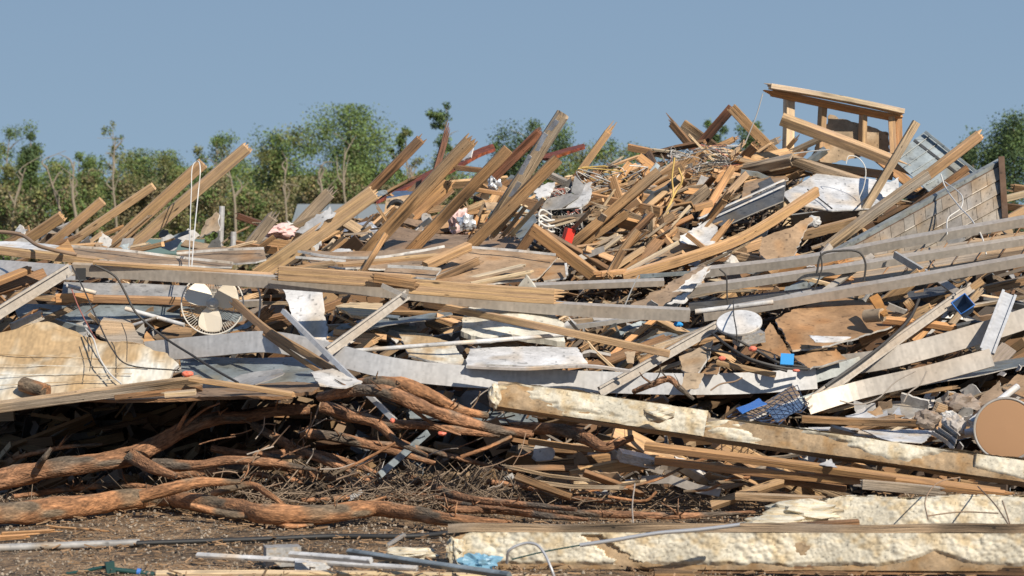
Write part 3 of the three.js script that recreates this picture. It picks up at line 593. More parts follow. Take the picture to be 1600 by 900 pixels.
// tangle under the frame
J('dark left rafter of the peaked pair', [1085, 238, 20], [1144, 168, 19.6], 17, { m: 'red', k: .8, roll: -10 });
J('pinkish right rafter of the peaked pair', [1143, 168, 19.6], [1216, 244, 19.4], 18, { m: 'tan', roll: 8, t: .04, k: 1.1 });
J('thick brown plank lying behind the dark rafter', [[1066, 196, 20.8], [1130, 238, 20.2]][0], [1134, 246, 20.2], 24, { m: 'tan', roll: 15 });
J('splintered dark stump at the top left of the tangle', [1050, 194, 20.6], [1082, 232, 20.3], 14, { m: 'brown', sa: .12, t: .06 });
Bd('orange stick pointing left out of the tangle', [[982, 230, 20], [1056, 246, 19.8]], 12, { m: 'orange', sb: .03 });
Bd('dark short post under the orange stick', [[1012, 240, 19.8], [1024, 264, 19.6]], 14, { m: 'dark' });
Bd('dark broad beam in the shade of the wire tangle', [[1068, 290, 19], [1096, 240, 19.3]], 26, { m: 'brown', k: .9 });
Bd('level board under the wire tangle', [[1022, 290, 18.9], [1140, 282, 19]], 14, { m: 'tan' });
Bd('orange torn board right of the wire tangle', [[1112, 264, 19], [1172, 262, 19]], 10, { m: 'orange', sa: .1 });
Bd('weathered grey beam butting against the white stud', [[1160, 266, 19], [1238, 249, 18.7]], 19, { m: 'grey', roll: 24, t: .09 });
Bd('steep orange stud behind the grey metal cover', [[1096, 342, 18.2], [1144, 262, 18.6]], 13, { m: 'orange' });
Bd('second steep stud with white trim beside it', [[1120, 322, 18.3], [1166, 272, 18.6]], 12, { m: 'fresh' });
Bd('brown plank leaning over the white scraps in the tangle', [[1066, 330, 18.3], [1106, 296, 18.5]], 19, { m: 'grey', roll: 10 });
Bd('short brown block under the tangle beside the steep stud', [[1084, 326, 18.2], [1112, 318, 18.3]], 12, { m: 'orange' });
// ---------------------------------------------------------------- toppled wall frame at the top right
{
  const D = 19.6, t = group('wall_frame', 'toppled stud wall frame standing against the sky', 'wall frame', P(1300, 370, D)), p = (n, a, b, w, o = {}) => bar(n, 0, 0, [a, b], w, { t: .04, m: 'fresh', parent: t, ...o });
  p('top_plate', [1203, 135, D - .2], [1411, 175, D], 11, { roll: -12, t: .09, k: 1.1, sa: .05, m: 'pale' });
  p('top_plate', [1206, 145, D - .12], [1408, 186, D + .08], 9, { roll: -40, t: .09, m: 'orange', sa: .08 });
  p('stud', [1233, 150, D], [1225, 364, D - .1], 14, { m: 'pale', t: .085, roll: 0, hint: V(.35, 0, 1).normalize() });
  p('stud', [1286, 160, D + .05], [1280, 250, D + .1], 9, { m: 'fresh', t: .085, roll: 0, hint: V(.35, 0, 1).normalize() });
  p('stud', [1349, 172, D + .08], [1347, 236, D + .1], 8, { m: 'fresh', t: .085, roll: 0, hint: V(.35, 0, 1).normalize() });
  p('stud', [1393, 182, D + .08], [1396, 240, D + .05], 11, { m: 'fresh', t: .085, roll: 0 });
  p('stud', [1404, 180, D + .1], [1406, 240, D + .08], 10, { m: 'orange', t: .085, roll: 0 });
  sheet('backing_board', 0, 0, [[1297, 179, D + .16], [1340, 192, D + .16], [1388, 207, D + .16], [1391, 238, D + .16], [1330, 248, D + .15], [1268, 262, D + .14], [1262, 252, D + .14], [1276, 226, D + .15]], { jag: .02, warp: .015, m: 'cardboard', parent: t });
}
J('heavy pale beam slanting across the toppled wall frame', [1221, 186, 19], [1440, 270, 18.4], 24, { m: 'fresh', roll: 26, t: .09, k: 1.05 });
J('grey-brown rail crossing below the heavy pale beam', [1238, 250, 18.7], [1403, 303, 18.2], 20, { m: 'weather', roll: 22, t: .06 });
J('steep plank leaning against the heavy pale beam', [1344, 338, 18], [1432, 191, 18.1], 16, { m: 'weather', roll: 14, t: .05 });
J('timber with square end pointing at the sky, right of the grey ribbed sheet', [1448, 275, 17.9], [1531, 211, 17.5], 20, { m: 'fresh', roll: 22, t: .07 });
J('long pale stud running down to the purlins below the rail', [1288, 390, 17.2], [1450, 272, 17.8], 21, { m: 'weather', roll: 28, t: .06 });
J('thin brown rafter along the top of the siding panel', [1420, 330, 17.9], [1512, 262, 17.8], 13, { m: 'brown', k: 1.1 });
J('stub of timber behind the siding panel cap', [1476, 302, 18.2], [1512, 268, 18], 19, { m: 'fresh', roll: 8, t: .06 });
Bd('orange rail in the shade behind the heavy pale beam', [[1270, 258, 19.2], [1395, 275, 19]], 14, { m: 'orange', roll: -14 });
Bd('level board under the white box', [[1253, 368, 17.9], [1340, 346, 17.8]], 17, { m: 'fresh', roll: 20 });
Bd('pale strip under the level board by the white box', [[1268, 388, 17.7], [1338, 366, 17.7]], 7, { m: 'weather' });
Bd('rail seen in shade under the white box', [[1240, 348, 18.5], [1320, 346, 18.4]], 12, { m: 'tan' });
Bd('stacked pale board at the far right behind the siding panel', [[1566, 312, 18.4], [1630, 296, 18.4]], 12, { m: 'pale' });
Bd('slanting pale board at the far right below the stacked one', [[1566, 348, 17.9], [1640, 306, 18]], 14, { m: 'fresh' });
Bd('red-brown board between the two far-right pale boards', [[1562, 322, 18.2], [1640, 330, 18]], 12, { m: 'brown' });
Bd('blocky broken boards edge at the far right against the trees', [[1584, 294, 18.6], [1640, 302, 18.6]], 14, { m: 'tan', sa: .06 });
// ---------------------------------------------------------------- boards over the long purlins
Bd('long tan plank lying over the purlin, left of its splintered joint', [[436, 427, 14.6], [642, 440, 14.5]], 24, { m: 'fresh', roll: 8, sb: .06, k: 1.05 });
Bd('tan plank with splintered tip continuing to the right over the purlin', [[640, 447, 14.45], [866, 463, 14.38]], 25, { m: 'fresh', roll: 8, sb: .09, k: 1.08 });
Bd('pink-brown splintered slab on the plank joint', [[585, 434, 14.45], [648, 444, 14.42]], 16, { m: 'tan', sa: .1, sb: .03 });
Bd('orange-brown board across the left edge ending in pale splinters', [[-30, 388, 14.9], [150, 408, 14.9]], 15, { m: 'fresh', roll: 22, sb: .08 });
Bd('thin pale board continuing right from the splintered end', [[146, 410, 14.8], [424, 430, 14.8]], 9, { m: 'fresh', roll: 20 });
Bd('orange board with shaded underside at the left edge', [[-30, 450, 14.8], [46, 421, 15]], 15, { m: 'orange', roll: 34, t: .06 });
Bd('dark beam below the orange board at the left edge', [[-30, 462, 14.9], [70, 428, 15.2]], 20, { m: 'brown', roll: -20 });
Bd('broken pale board end behind the left galvanised brace', [[14, 460, 15.1], [106, 468, 15]], 12, { m: 'fresh', sb: .05, sa: .05 });
Bd('long orange board under the purlin left of the fan', [[122, 466, 15.2], [300, 472, 15.3], [378, 482, 15.4]], 14, { m: 'orange', roll: 26 });
Bd('blocky board end next to the hanging black bracket', [[88, 466, 14.9], [146, 464, 14.9]], 15, { m: 'orange', sa: .03, roll: 5 });
Bd('dark diagonal beam crossing behind the hanging white board', [[372, 526, 15], [548, 467, 15.4]], 15, { m: 'brown', roll: 20, k: 1.1 });
Bd('short plank lying on the curved white-edged panel', [[664, 416, 15.6], [733, 385, 15.9]], 18, { m: 'fresh', roll: 34, t: .06 });
Bd('tan plank lying beside the curved panel edge', [[536, 415, 15.7], [682, 401, 15.8]], 12, { m: 'fresh', sb: .06, roll: 28 });
Bd('upper of two pale boards pointing at the white-edged brown panel', [[716, 440, 15.6], [816, 416, 15.7]], 9, { m: 'pale', sb: .03, roll: 30 });
Bd('lower of two pale boards pointing at the white-edged brown panel', [[736, 444, 15.4], [828, 426, 15.5]], 9, { m: 'pale', roll: 30 });
Bd('plywood wedge left of the two pale boards', [[672, 440, 15.5], [746, 408, 15.8]], 14, { m: 'tan', sb: .04 });
Bd('thin dark lath standing in front of the curved panel', [[603, 366, 15.6], [556, 444, 15.2]], 10, { m: 'tan', t: .02, k: .9 });
Bd('low orange board under the broad broken joist', [[446, 424, 15.6], [520, 412, 15.8]], 12, { m: 'tan', roll: 24 });
Bd('long narrow strip slanting down across the cream insulation', [[664, 474, 14.85], [800, 501, 14.4], [1046, 553, 14.1]], 13, { m: 'fresh', roll: 16, t: .03 });
Bd('flat tan strip right of the splintered plywood', [[606, 488, 15.3], [700, 491, 15.2]], 9, { m: 'tan' });
Bd('pale strip under the purlin by the cream insulation', [[800, 536, 14.9], [880, 520, 15]], 8, { m: 'brown' });
Bd('tan batten below the orange caps', [[1120, 566, 14.1], [1212, 586, 14]], 10, { m: 'fresh' });
Bd('slanting batten behind the diagonal purlin, nearest the fascia', [[1020, 545, 14.6], [1130, 505, 15]], 12, { m: 'weather' });
Bd('brown batten deep under the crossed purlins', [[1060, 540, 14.8], [1130, 528, 15]], 10, { m: 'tan' });
Bd('pale stick poking out left of the brown wallboard', [[905, 548, 14.7], [975, 505, 15.1]], 10, { m: 'tan' });
Bd('short board in the shade under the lower right purlin', [[1540, 452, 15.2], [1612, 436, 15.2]], 15, { m: 'tan' });
Bd('pale strip below the short shaded board at the right', [[1520, 478, 15], [1612, 462, 15]], 8, { m: 'weather' });
// left panel ledge
Bd('long brown board forming the ledge under the stained sheet', [[-40, 641, 13.5], [312, 595, 13.5]], 20, { m: 'weather', roll: 24, t: .05 });
Bd('pale board continuing the ledge to the right', [[296, 592, 13.4], [457, 616, 13.3]], 10, { m: 'fresh', roll: 20 });
Bd('short yellow block hanging under the ledge', [[258, 617, 13.3], [306, 613, 13.3]], 11, { m: 'pale', t: .05 });
Bd('second dark board under the ledge', [[180, 620, 13.5], [316, 606, 13.5]], 12, { m: 'brown' });
{ const g = tubeGeo([P(36, 600, 13.7), P(72, 612, 13.6)], .05, { seg: 10, rough: .15 }); tag(put('log_stub', g, mats.barkBare), 'sawn log stub resting at the foot of the stained sheet', 'log'); }
// lower middle and right
Bd('long orange plank under the diagonal foam beam', [[1008, 697, 13.2], [1300, 734, 12.9], [1562, 770, 12.6]], 17, { m: 'orange', roll: 30, t: .05 });
Bd('second orange plank just below the long one', [[1024, 719, 13.3], [1240, 744, 13], [1444, 757, 12.8]], 14, { m: 'orange', roll: 18 });
Bd('orange plank ahead of the second one, near the right edge', [[1400, 752, 12.7], [1570, 772, 12.5]], 13, { m: 'orange', roll: 22, sb: .05 });
Bd('rough whitish board below the orange planks', [[1348, 757, 12.5], [1468, 768, 12.4]], 17, { m: 'weather', t: .03, sb: .03, k: 1.2 });
Bd('rough grey board end on the ground left of the foam slab', [[1150, 775, 13.1], [1284, 781, 12.9]], 14, { m: 'weather', t: .04 });
Bd('weathered timber chunk resting on the front foam wall', [[1216, 823, 11.3], [1342, 816, 11.3]], 12, { m: 'brown', t: .05, k: 1.3, sa: .05 });
Bd('brown beam crossing in front of the white sheets by the drum', [[1254, 655, 13.5], [1436, 661, 13.3]], 13, { m: 'tan', roll: 10, t: .05 });
Bd('brown board under the left end of the diagonal foam beam', [[826, 689, 14], [926, 702, 13.9]], 11, { m: 'fresh', t: .03 });
Bd('dark board deep under the diagonal foam beam', [[930, 712, 14.2], [1120, 734, 14]], 14, { m: 'brown' });
Bd('plank stub in the shade left of the rough whitish board', [[1226, 752, 13.1], [1322, 764, 13]], 12, { m: 'brown' });
Bd('long pale plank lying along the bottom edge of the picture', [[244, 897, 10.75], [706, 900, 10.75]], 13, { m: 'pale', roll: 30 });
Bd('second pale plank at the bottom edge, continuing right', [[640, 897, 10.8], [1010, 902, 10.8]], 10, { m: 'pale', roll: 30 });
Bd('sawn block under the front foam wall', [[1022, 898, 10.7], [1082, 899, 10.7]], 20, { m: 'tan', t: .08 });
Bd('small brown stick on the soil left of the foam wall', [[604, 853, 11.9], [631, 836, 12.1]], 8, { m: 'grey', t: .025 });
console.log('timber ready');
// ---------------------------------------------------------------- galvanised purlins, fascias, pipes
const Pu = (label, pts, w, o = {}) => bar('steel_purlin', 'purlin', label, pts, w, { p: 'chan', m: 'galv', roll: 14, ...o });
Pu('longest steel purlin, running above the fan across the middle', [[112, 422, 14.85], [400, 440, 14.75], [600, 456, 14.7], [850, 482, 14.7], [1078, 494, 14.75]], 21, { m: 'galvDirty', b: .06, roll: 18 });
Pu('topmost purlin crossing in front of the siding panel', [[1080, 430, 16.1], [1260, 409, 16], [1400, 383, 15.9], [1640, 341, 15.8]], 16, { m: 'galvDirty', roll: 22, b: .07 });
Pu('second purlin from the top before the siding panel', [[1050, 460, 15.8], [1260, 431, 15.7], [1640, 372, 15.7]], 14, { m: 'galvDirty', roll: 22, b: .07 });
Pu('third purlin from the top with an open left end', [[1100, 496, 15.1], [1205, 478, 15.1], [1400, 445, 15], [1640, 402, 14.9]], 17, { m: 'galvDirty', roll: 22, b: .07 });
Pu('short purlin with torn right end behind the broken V', [[826, 451, 15.5], [1038, 443, 15.5]], 12, { m: 'galvDirty', roll: 22, b: .06 });
Pu('bent purlin flange low under the long purlin', [[884, 514, 15], [980, 500, 15], [1060, 486, 15.1]], 9, { m: 'galv', b: .03 });
Pu('purlin stub with blue-grey top right of the torn wallboard', [[1000, 432, 15.9], [1090, 426, 15.9]], 8, { m: 'steelGrey' });
Pu('diagonal purlin leaning from the long purlin down to the fascia', [[636, 460, 14.42], [513, 549, 14]], 17, { p: 'open', m: 'galvDirty', b: .025, roll: 10 });
Pu('diagonal purlin resting on the right end of the long purlin', [[1120, 509, 14.5], [938, 612, 13.9]], 17, { p: 'open', m: 'galvDirty', b: .025, roll: 10 });
Pu('long diagonal purlin running down to the wire basket', [[1518, 448, 14.9], [1260, 632, 13.9]], 17, { p: 'open', m: 'galvDirty', b: .025, roll: 12 });
Pu('pale diagonal brace at the left edge', [[110, 420, 14.6], [-30, 506, 14.2]], 20, { p: 'open', m: 'galvDirty', b: .025, roll: 10 });
Pu('bright silver channel standing on the right fascia', [[1577, 458, 14.5], [1542, 549, 14.1]], 25, { p: 'open', m: 'galvBright', b: .02, roll: 4 });
Pu('short brace between the first and third purlins', [[1396, 398, 15.6], [1446, 428, 15.3]], 14, { m: 'galv', roll: 30 });
Pu('dark brace slanting up to the topmost purlin', [[1286, 456, 15.7], [1364, 398, 15.8]], 13, { m: 'galvDirty', roll: -30 });
Pu('short strut hanging below the third purlin', [[1468, 436, 15.2], [1498, 458, 15]], 14, { m: 'galvDirty', roll: -20 });
Pu('broken purlin stub at the joint of the two tan planks', [[596, 446, 14.4], [636, 464, 14.38]], 9, { m: 'galv' });
Pu('grey channel ends piled below the left diagonal brace', [[18, 512, 14.6], [66, 492, 14.8]], 16, { m: 'galvDirty', p: 'open' });
Pu('rail deep in shade under the lower right purlin', [[1480, 468, 15.2], [1640, 436, 15.2]], 9, { m: 'steelGrey' });
const Fa = (label, pts, w, o = {}) => bar('metal_fascia', 'metal fascia', label, pts, w, { p: 'chan', m: 'galvBright', roll: -4, b: .05, ...o });
Fa('long silver fascia sagging across the heap from the stained sheet to the wire basket', [[226, 550, 14.5], [330, 540, 14.35], [420, 534, 14.2], [500, 548, 14.1], [600, 573, 14.0], [700, 586, 14], [812, 592, 14.05], [940, 597, 14.1], [1080, 600, 14.1], [1180, 598, 14.15], [1276, 591, 14.2]], 34);
Fa('upper silver fascia rising to the right edge', [[1276, 574, 14.5], [1370, 563, 14.4], [1460, 541, 14.4], [1540, 518, 14.4], [1650, 482, 14.4]], 33, { m: 'galvDirty' });
Fa('lower silver fascia with cut end beside the bright channel', [[1262, 634, 13.9], [1340, 610, 14], [1450, 585, 14], [1550, 558, 14]], 29, { m: 'galvDirty' });
Fa('flat grey strip between the two right fascias', [[1218, 640, 14], [1310, 608, 14.2]], 16, { m: 'steelGrey' });
Fa('grey metal strip left of the upper right fascia', [[1262, 592, 14.2], [1346, 566, 14.3]], 20, { m: 'capGrey' });
sheet('roof_sheet', 'metal sheet', 'wide grey metal sheet shaded by boards at the left edge', [[-60, 402, 15.6], [122, 415, 15.5], [124, 440, 15.2], [40, 436, 15.2], [-60, 428, 15.2]], { th: .006, m: 'galv', e: 'galv', warp: .01 });
sheet('roof_sheet', 'metal sheet', 'grey sheet below the long purlin left of the fan', [[100, 440, 15.7], [292, 448, 15.7], [290, 464, 15.5], [96, 462, 15.5]], { th: .006, m: 'boxGrey', e: 'galv', warp: .01 });
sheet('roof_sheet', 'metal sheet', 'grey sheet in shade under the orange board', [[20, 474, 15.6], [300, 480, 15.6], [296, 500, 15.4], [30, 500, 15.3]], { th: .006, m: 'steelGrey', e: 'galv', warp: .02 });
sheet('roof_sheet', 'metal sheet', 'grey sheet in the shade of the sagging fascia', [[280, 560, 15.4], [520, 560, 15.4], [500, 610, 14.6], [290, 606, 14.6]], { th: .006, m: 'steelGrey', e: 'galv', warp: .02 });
sheet('roof_sheet', 'metal sheet', 'grey crumpled flashing right of the splintered plywood', [[556, 500, 15.2], [640, 492, 15.2], [705, 486, 15.1], [708, 494, 15], [640, 506, 14.9], [570, 520, 14.9]], { th: .006, m: 'steelGrey', e: 'galv', warp: .05 });
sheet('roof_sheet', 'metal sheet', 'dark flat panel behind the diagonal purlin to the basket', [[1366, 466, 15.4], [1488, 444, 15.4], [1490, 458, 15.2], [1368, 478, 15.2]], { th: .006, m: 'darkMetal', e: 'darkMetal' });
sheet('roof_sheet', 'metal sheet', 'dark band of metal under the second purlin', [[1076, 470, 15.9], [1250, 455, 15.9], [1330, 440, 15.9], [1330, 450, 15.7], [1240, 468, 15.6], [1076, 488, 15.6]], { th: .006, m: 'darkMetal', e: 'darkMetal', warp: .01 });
sheet('roof_sheet', 'metal sheet', 'pale grey panel end under the second purlin', [[1176, 472, 15.5], [1268, 452, 15.6], [1268, 462, 15.5], [1180, 480, 15.4]], { th: .006, m: 'boxGrey', e: 'galv' });
sheet('roof_sheet', 'metal sheet', 'blue-shaded grey sheet under the slanting batten', [[975, 532, 15.2], [1070, 516, 15.3], [1108, 508, 15.2], [1080, 540, 14.8], [1000, 552, 14.7]], { th: .006, m: 'steelGrey', e: 'galv', warp: .03 });
sheet('roof_sheet', 'metal sheet', 'long dark grey cover with folded edges below the wall frame', [[1096, 342, 17.6], [1228, 282, 18.2], [1224, 312, 17.8], [1130, 356, 17.4]], { th: .01, m: 'darkMetal', e: 'galv', warp: .02 });
for (const [dy, l] of [[0, 'upper white edge trim of the dark grey cover'], [9, 'lower white edge trim of the dark grey cover']]) bar('metal_trim', 'metal trim', l, [[1092, 342 + dy, 17.4], [1226, 281 + dy, 18]], 4, { p: 'angle', m: 'whitePaint', b: .02 });
// pipes and bars
wire('white_pipe', 'pipe', 'white plastic pipe lying on the third purlin', [[1086, 487, 14.8], [1208, 472, 14.8]], 4, 'whitePaint', { seg: 10 });
wire('white_pipe', 'pipe', 'long whitish pipe across the bottom of the cream insulation', [[556, 548, 14.2], [700, 537, 14.2], [884, 523, 14.4]], 3.4, 'whitePaint', { seg: 8 });
wire('white_pipe', 'pipe', 'white pipe slanting down to the left of the fan', [[196, 482, 14.9], [288, 508, 14.8]], 3.4, 'whitePaint', { seg: 8 });
wire('white_pipe', 'pipe', 'short white pipe crossing left of the fan', [[208, 508, 14.9], [246, 496, 14.8]], 2.6, 'whitePaint', { seg: 8 });
wire('white_pipe', 'pipe', 'white capped pipe hanging by the black bracket', [[104, 446, 14.8], [150, 458, 14.8]], 3.4, 'whitePaint', { seg: 8 });
wire('white_pipe', 'pipe', 'white tube leaning behind the brown drum lid', [[1516, 660, 13.3], [1590, 604, 13.5]], 5.5, 'whiteGloss', { seg: 10 });
wire('white_pipe', 'pipe', 'grey-white tube lying behind the brown drum lid', [[1480, 682, 13.3], [1540, 672, 13.3]], 7, 'whitePaint', { seg: 10 });
wire('steel_post', 'post', 'thin galvanised post upright behind the left joists', [[344, 394, 18.6], [347, 322, 18.6]], 4.5, 'galvBright', { seg: 10 });
wire('steel_post', 'post', 'short galvanised post stump right of the thin one', [[364, 394, 18.6], [365, 362, 18.6]], 4.5, 'galvBright', { seg: 10 });
bar('metal_bar', 'metal bar', 'straight silver bar leaning over the branches with a red end', [[440, 485, 14], [614, 656, 13.1]], 10, { p: 'angle', m: 'galvBright', b: .03, roll: 18 });
bar('metal_bar', 'metal bar', 'blue-grey bar lying in the brushwood', [[670, 675, 14.2], [594, 742, 13.5]], 12, { p: 'chan', m: 'steelGrey', b: .02, roll: 10 });
bar('metal_bar', 'metal bar', 'short end of a grey bar showing on the soil by the branch', [[566, 768, 13.6], [548, 778, 13.4]], 9, { p: 'chan', m: 'galvBright', b: .02, roll: 10 });
lump('red_stopper', 'stopper', 'small red cap at the lower end of the silver bar', [613, 657, 13.05], [8, 8, 8], 'coral', { rough: .2, d: 2 });
wire('conduit_pipe', 'pipe', 'grey conduit pipe lying on the soil at the left', [[-30, 857, 12], [218, 848, 12.05]].map(([x, y]) => [...G(x, y, .02)]), 6, 'boxGrey', { seg: 12 });
wire('black_strip', 'hose', 'black hose-like strip stretched on the soil below the lowest trunk', [[214, 849], [300, 846], [420, 842], [520, 838], [640, 838], [700, 833], [724, 830]].map(([x, y]) => [...G(x, y, .02)]), 4.2, 'blackRubber', { seg: 8 });  // thin black tube following the dark strip along the soil
bar('rusty_rail', 'rail', 'splintered rusty rail slanting from the fan down to the branches', [[366, 472, 14.6], [420, 518, 14.2], [480, 553, 13.9], [536, 590, 13.5]], 14, { m: 'orange', k: .8, t: .03, roll: 20, sa: .05, sb: .1 });
bar('rusty_rail', 'rail', 'thinner rusty strip alongside the rusty rail', [[400, 512, 14.3], [470, 562, 13.9], [530, 600, 13.4]], 8, { m: 'orange', k: .7, t: .02, roll: 10, sb: .1 });
bar('trim_board', 'trim', 'long white trim board on the soil in front', [[308, 867], [480, 877], [652, 888]].map(([x, y]) => [...G(x, y, .05)]), 10, { m: 'whitePaint', t: .03, roll: 34 });
bar('trim_board', 'trim', 'shorter white trim piece lying on the long one', [[453, 866], [580, 876]].map(([x, y]) => [...G(x, y, .1)]), 12, { m: 'whiteGloss', t: .03, roll: 34 });
bar('grey_plank', 'plank', 'dark grey painted plank in front of the blue bag', [[545, 862], [670, 881], [796, 899]].map(([x, y]) => [...G(x, y, .04)]), 13, { m: 'steelGrey', t: .03, roll: 40 });
tag(put('white_block', boxGeo([490, 884, 10.9], [.19, .045, .1], [0, 8, -1]), mats.whiteGloss), 'white plastic block under the shorter trim piece', 'block');
tag(put('grey_casing', boxGeo([441, 868, 11.1], [.18, .1, .12], [0, 14, 0]), mats.boxGrey), 'grey casing standing behind the white trim', 'casing');
console.log('metal ready');
// ---------------------------------------------------------------- wallboard, plywood, insulation sheets
const Sh = (name, cat, label, pts, o = {}) => sheet(name, cat, label, pts, { jag: .012, warp: .015, ...o });
const Wb = (label, pts, o) => Sh('wallboard_sheet', 'wallboard', label, pts, o);
Wb('brown wallboard with a crisp white edge right of the short plank', [[730, 387, 16.6], [868, 397, 16.4], [872, 403, 16.35], [838, 436, 15.6], [760, 446, 15.4], [664, 444, 15.4], [690, 418, 15.9]], { jag: .004, m: 'paperTan' });
Wb('curved white-edged wallboard left of the short plank', [[470, 392, 16.6], [520, 400, 16.4], [592, 401, 16.3], [646, 393, 16.4], [728, 376, 16.6], [690, 406, 15.9], [660, 424, 15.6], [540, 424, 15.6], [490, 412, 15.9]], { jag: .004, m: 'paperBrown', warp: .03 });
bar('edge_strip', 'strip', 'white gypsum strip along the curved wallboard', [[466, 393, 16.2], [525, 402, 15.95], [592, 402, 15.85], [646, 394, 15.9], [694, 385, 16.1]], 4, { p: 'strip', t: .012, m: 'gypsum', roll: 0 });
bar('edge_strip', 'strip', 'short white gypsum strip under the curved wallboard strip', [[462, 402, 15.9], [540, 408, 15.8]], 4, { p: 'strip', t: .012, m: 'gypsum', roll: 0 });
bar('edge_strip', 'strip', 'white gypsum strip along the top of the brown wallboard', [[730, 386, 16.3], [800, 391, 16.2], [868, 398, 16.1]], 4, { p: 'strip', t: .012, m: 'gypsum', roll: 0 });
Wb('ragged white-edged wallboard below the tan plank', [[604, 417, 15.5], [690, 421, 15.4], [680, 436, 15.2], [600, 432, 15.3]], { m: 'paperBrown', jag: .015 });
bar('edge_strip', 'strip', 'ragged white strip below the tan plank', [[606, 416, 15.3], [650, 418, 15.25], [688, 421, 15.2]], 5, { p: 'strip', t: .012, m: 'gypsum', roll: 0 });
Wb('grey-brown wallboard along the foot of the two long left joists', [[110, 386, 16.4], [190, 392, 16.3], [280, 402, 16.2], [364, 411, 16.1], [362, 420, 15.8], [200, 410, 15.7], [116, 402, 15.8]], { m: 'paperBrown', jag: .004 });
bar('edge_strip', 'strip', 'white broken edge along the foot of the left joists', [[112, 385, 16.1], [190, 391, 16], [280, 402, 15.9], [364, 411, 15.8]], 4, { p: 'strip', t: .012, m: 'gypsum', roll: 0 });
Wb('brown wallboard with white edge left of the broad broken joist', [[276, 395, 16.9], [340, 391, 16.9], [412, 388, 16.8], [416, 405, 16.3], [400, 416, 16.2], [290, 410, 16.3]], { m: 'paperBrown', jag: .006 });
bar('edge_strip', 'strip', 'white edge of the wallboard left of the broad broken joist', [[276, 396, 16.6], [340, 391, 16.6], [412, 388, 16.5]], 4, { p: 'strip', t: .012, m: 'gypsum', roll: 0 });
Wb('white wallboard edge across the left end of the heap', [[-40, 378, 16.4], [80, 382, 16.2], [110, 388, 16.1], [104, 396, 15.8], [-40, 390, 15.9]], { m: 'whiteSheet' });
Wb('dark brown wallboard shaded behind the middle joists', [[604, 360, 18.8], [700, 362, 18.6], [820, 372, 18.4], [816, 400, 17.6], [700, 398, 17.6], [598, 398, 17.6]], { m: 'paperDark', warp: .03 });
Wb('brown curved panel below the thick joist at the fuse boxes', [[826, 410, 16.6], [868, 400, 16.6], [888, 412, 16.4], [884, 436, 16], [850, 440, 16]], { m: 'paperTan' });
bar('edge_strip', 'strip', 'short upright white strip left of the broken V', [[884, 412, 16.1], [886, 430, 15.9]], 4, { p: 'strip', t: .012, m: 'gypsum', roll: 0 });
Wb('tall white wallboard hanging behind the silver bar', [[430, 418, 15.5], [448, 446, 15.4], [503, 452, 15.4], [508, 495, 15.1], [513, 538, 14.9], [470, 530, 15], [456, 490, 15.2], [446, 468, 15.3]], { m: 'whiteSheet', jag: .02 });
Wb('torn brown wallboard with frayed white edge above the long purlin', [[984, 481, 15.4], [1040, 450, 15.6], [1100, 412, 15.9], [1110, 424, 15.8], [1078, 456, 15.5], [1046, 484, 15.2]], { m: 'paperBrown', jag: .03, e: 'whiteSheet' });
for (const [i, [x0, y0, x1, y1]] of [[1042, 478, 1080, 450], [1050, 462, 1100, 436], [1062, 450, 1112, 420]].entries()) Sh('torn_paper', 'paper', ['lowest white paper shred on the torn brown wallboard', 'middle white paper shred on the torn brown wallboard', 'topmost white paper shred on the torn brown wallboard'][i], [[x0, y0, 15.1], [(x0 + x1) / 2 - 6, (y0 + y1) / 2 - 6, 15.2], [x1, y1, 15.3], [(x0 + x1) / 2 + 6, (y0 + y1) / 2 + 5, 15.1]], { th: .003, jag: .025, warp: .03, m: 'gypsum' });
Wb('tan wallboard sloping below the long pale board', [[1000, 420, 16.8], [1052, 384, 17], [1104, 352, 17.3], [1130, 372, 17], [1070, 402, 16.7]], { m: 'paperTan', e: 'gypsum' });
Sh('torn_paper', 'paper', 'crumpled white paper on the sloping tan wallboard', [[1062, 374, 16.8], [1082, 350, 17], [1110, 338, 17.1], [1122, 362, 16.9], [1118, 378, 16.7], [1090, 384, 16.7]], { th: .004, jag: .03, warp: .07, tess: .06, m: 'gypsum' });
Wb('torn brown paper sheet with jagged hole over the purlins', [[1190, 378, 16.5], [1210, 366, 16.5], [1240, 356, 16.5], [1266, 338, 16.6], [1270, 342, 16.6], [1246, 392, 16.3], [1238, 404, 16.2], [1200, 410, 16.2], [1188, 396, 16.3]], { m: 'paperTan', jag: .02, warp: .04, tess: .08 });
Wb('brown panel behind the torn brown paper', [[1158, 376, 17.2], [1176, 356, 17.3], [1200, 358, 17.2], [1196, 384, 17], [1160, 388, 17]], { m: 'paperTan' });
Wb('large brown wallboard with a broad shadow band by the orange board', [[1212, 497, 14.9], [1240, 481, 15.1], [1310, 466, 15.3], [1350, 476, 15.2], [1442, 488, 15], [1390, 514, 14.7], [1330, 530, 14.5], [1264, 546, 14.4], [1238, 552, 14.4]], { m: 'paperOrange', jag: .016 });
Wb('narrow brown wallboard left of the cracked large one', [[1204, 506, 14.8], [1238, 554, 14.3], [1226, 562, 14.3], [1180, 542, 14.5]], { m: 'paperOrange' });
Wb('lower cracked piece of brown wallboard near the blue cover', [[1240, 556, 14.2], [1306, 544, 14.3], [1324, 562, 14.2], [1266, 576, 14.1]], { m: 'paperOrange', jag: .016 });
Wb('white paper flap on the large brown wallboard', [[1264, 522, 14.4], [1330, 527, 14.3], [1318, 534, 14.2], [1274, 532, 14.2]], { m: 'whiteSheet', th: .004, warp: .02 });
Wb('cardboard scrap with a notched shadow beside the diagonal purlin', [[1062, 562, 14.3], [1080, 548, 14.3], [1114, 534, 14.4], [1110, 556, 14.2], [1088, 584, 14], [1068, 580, 14.1]], { m: 'cardboard' });
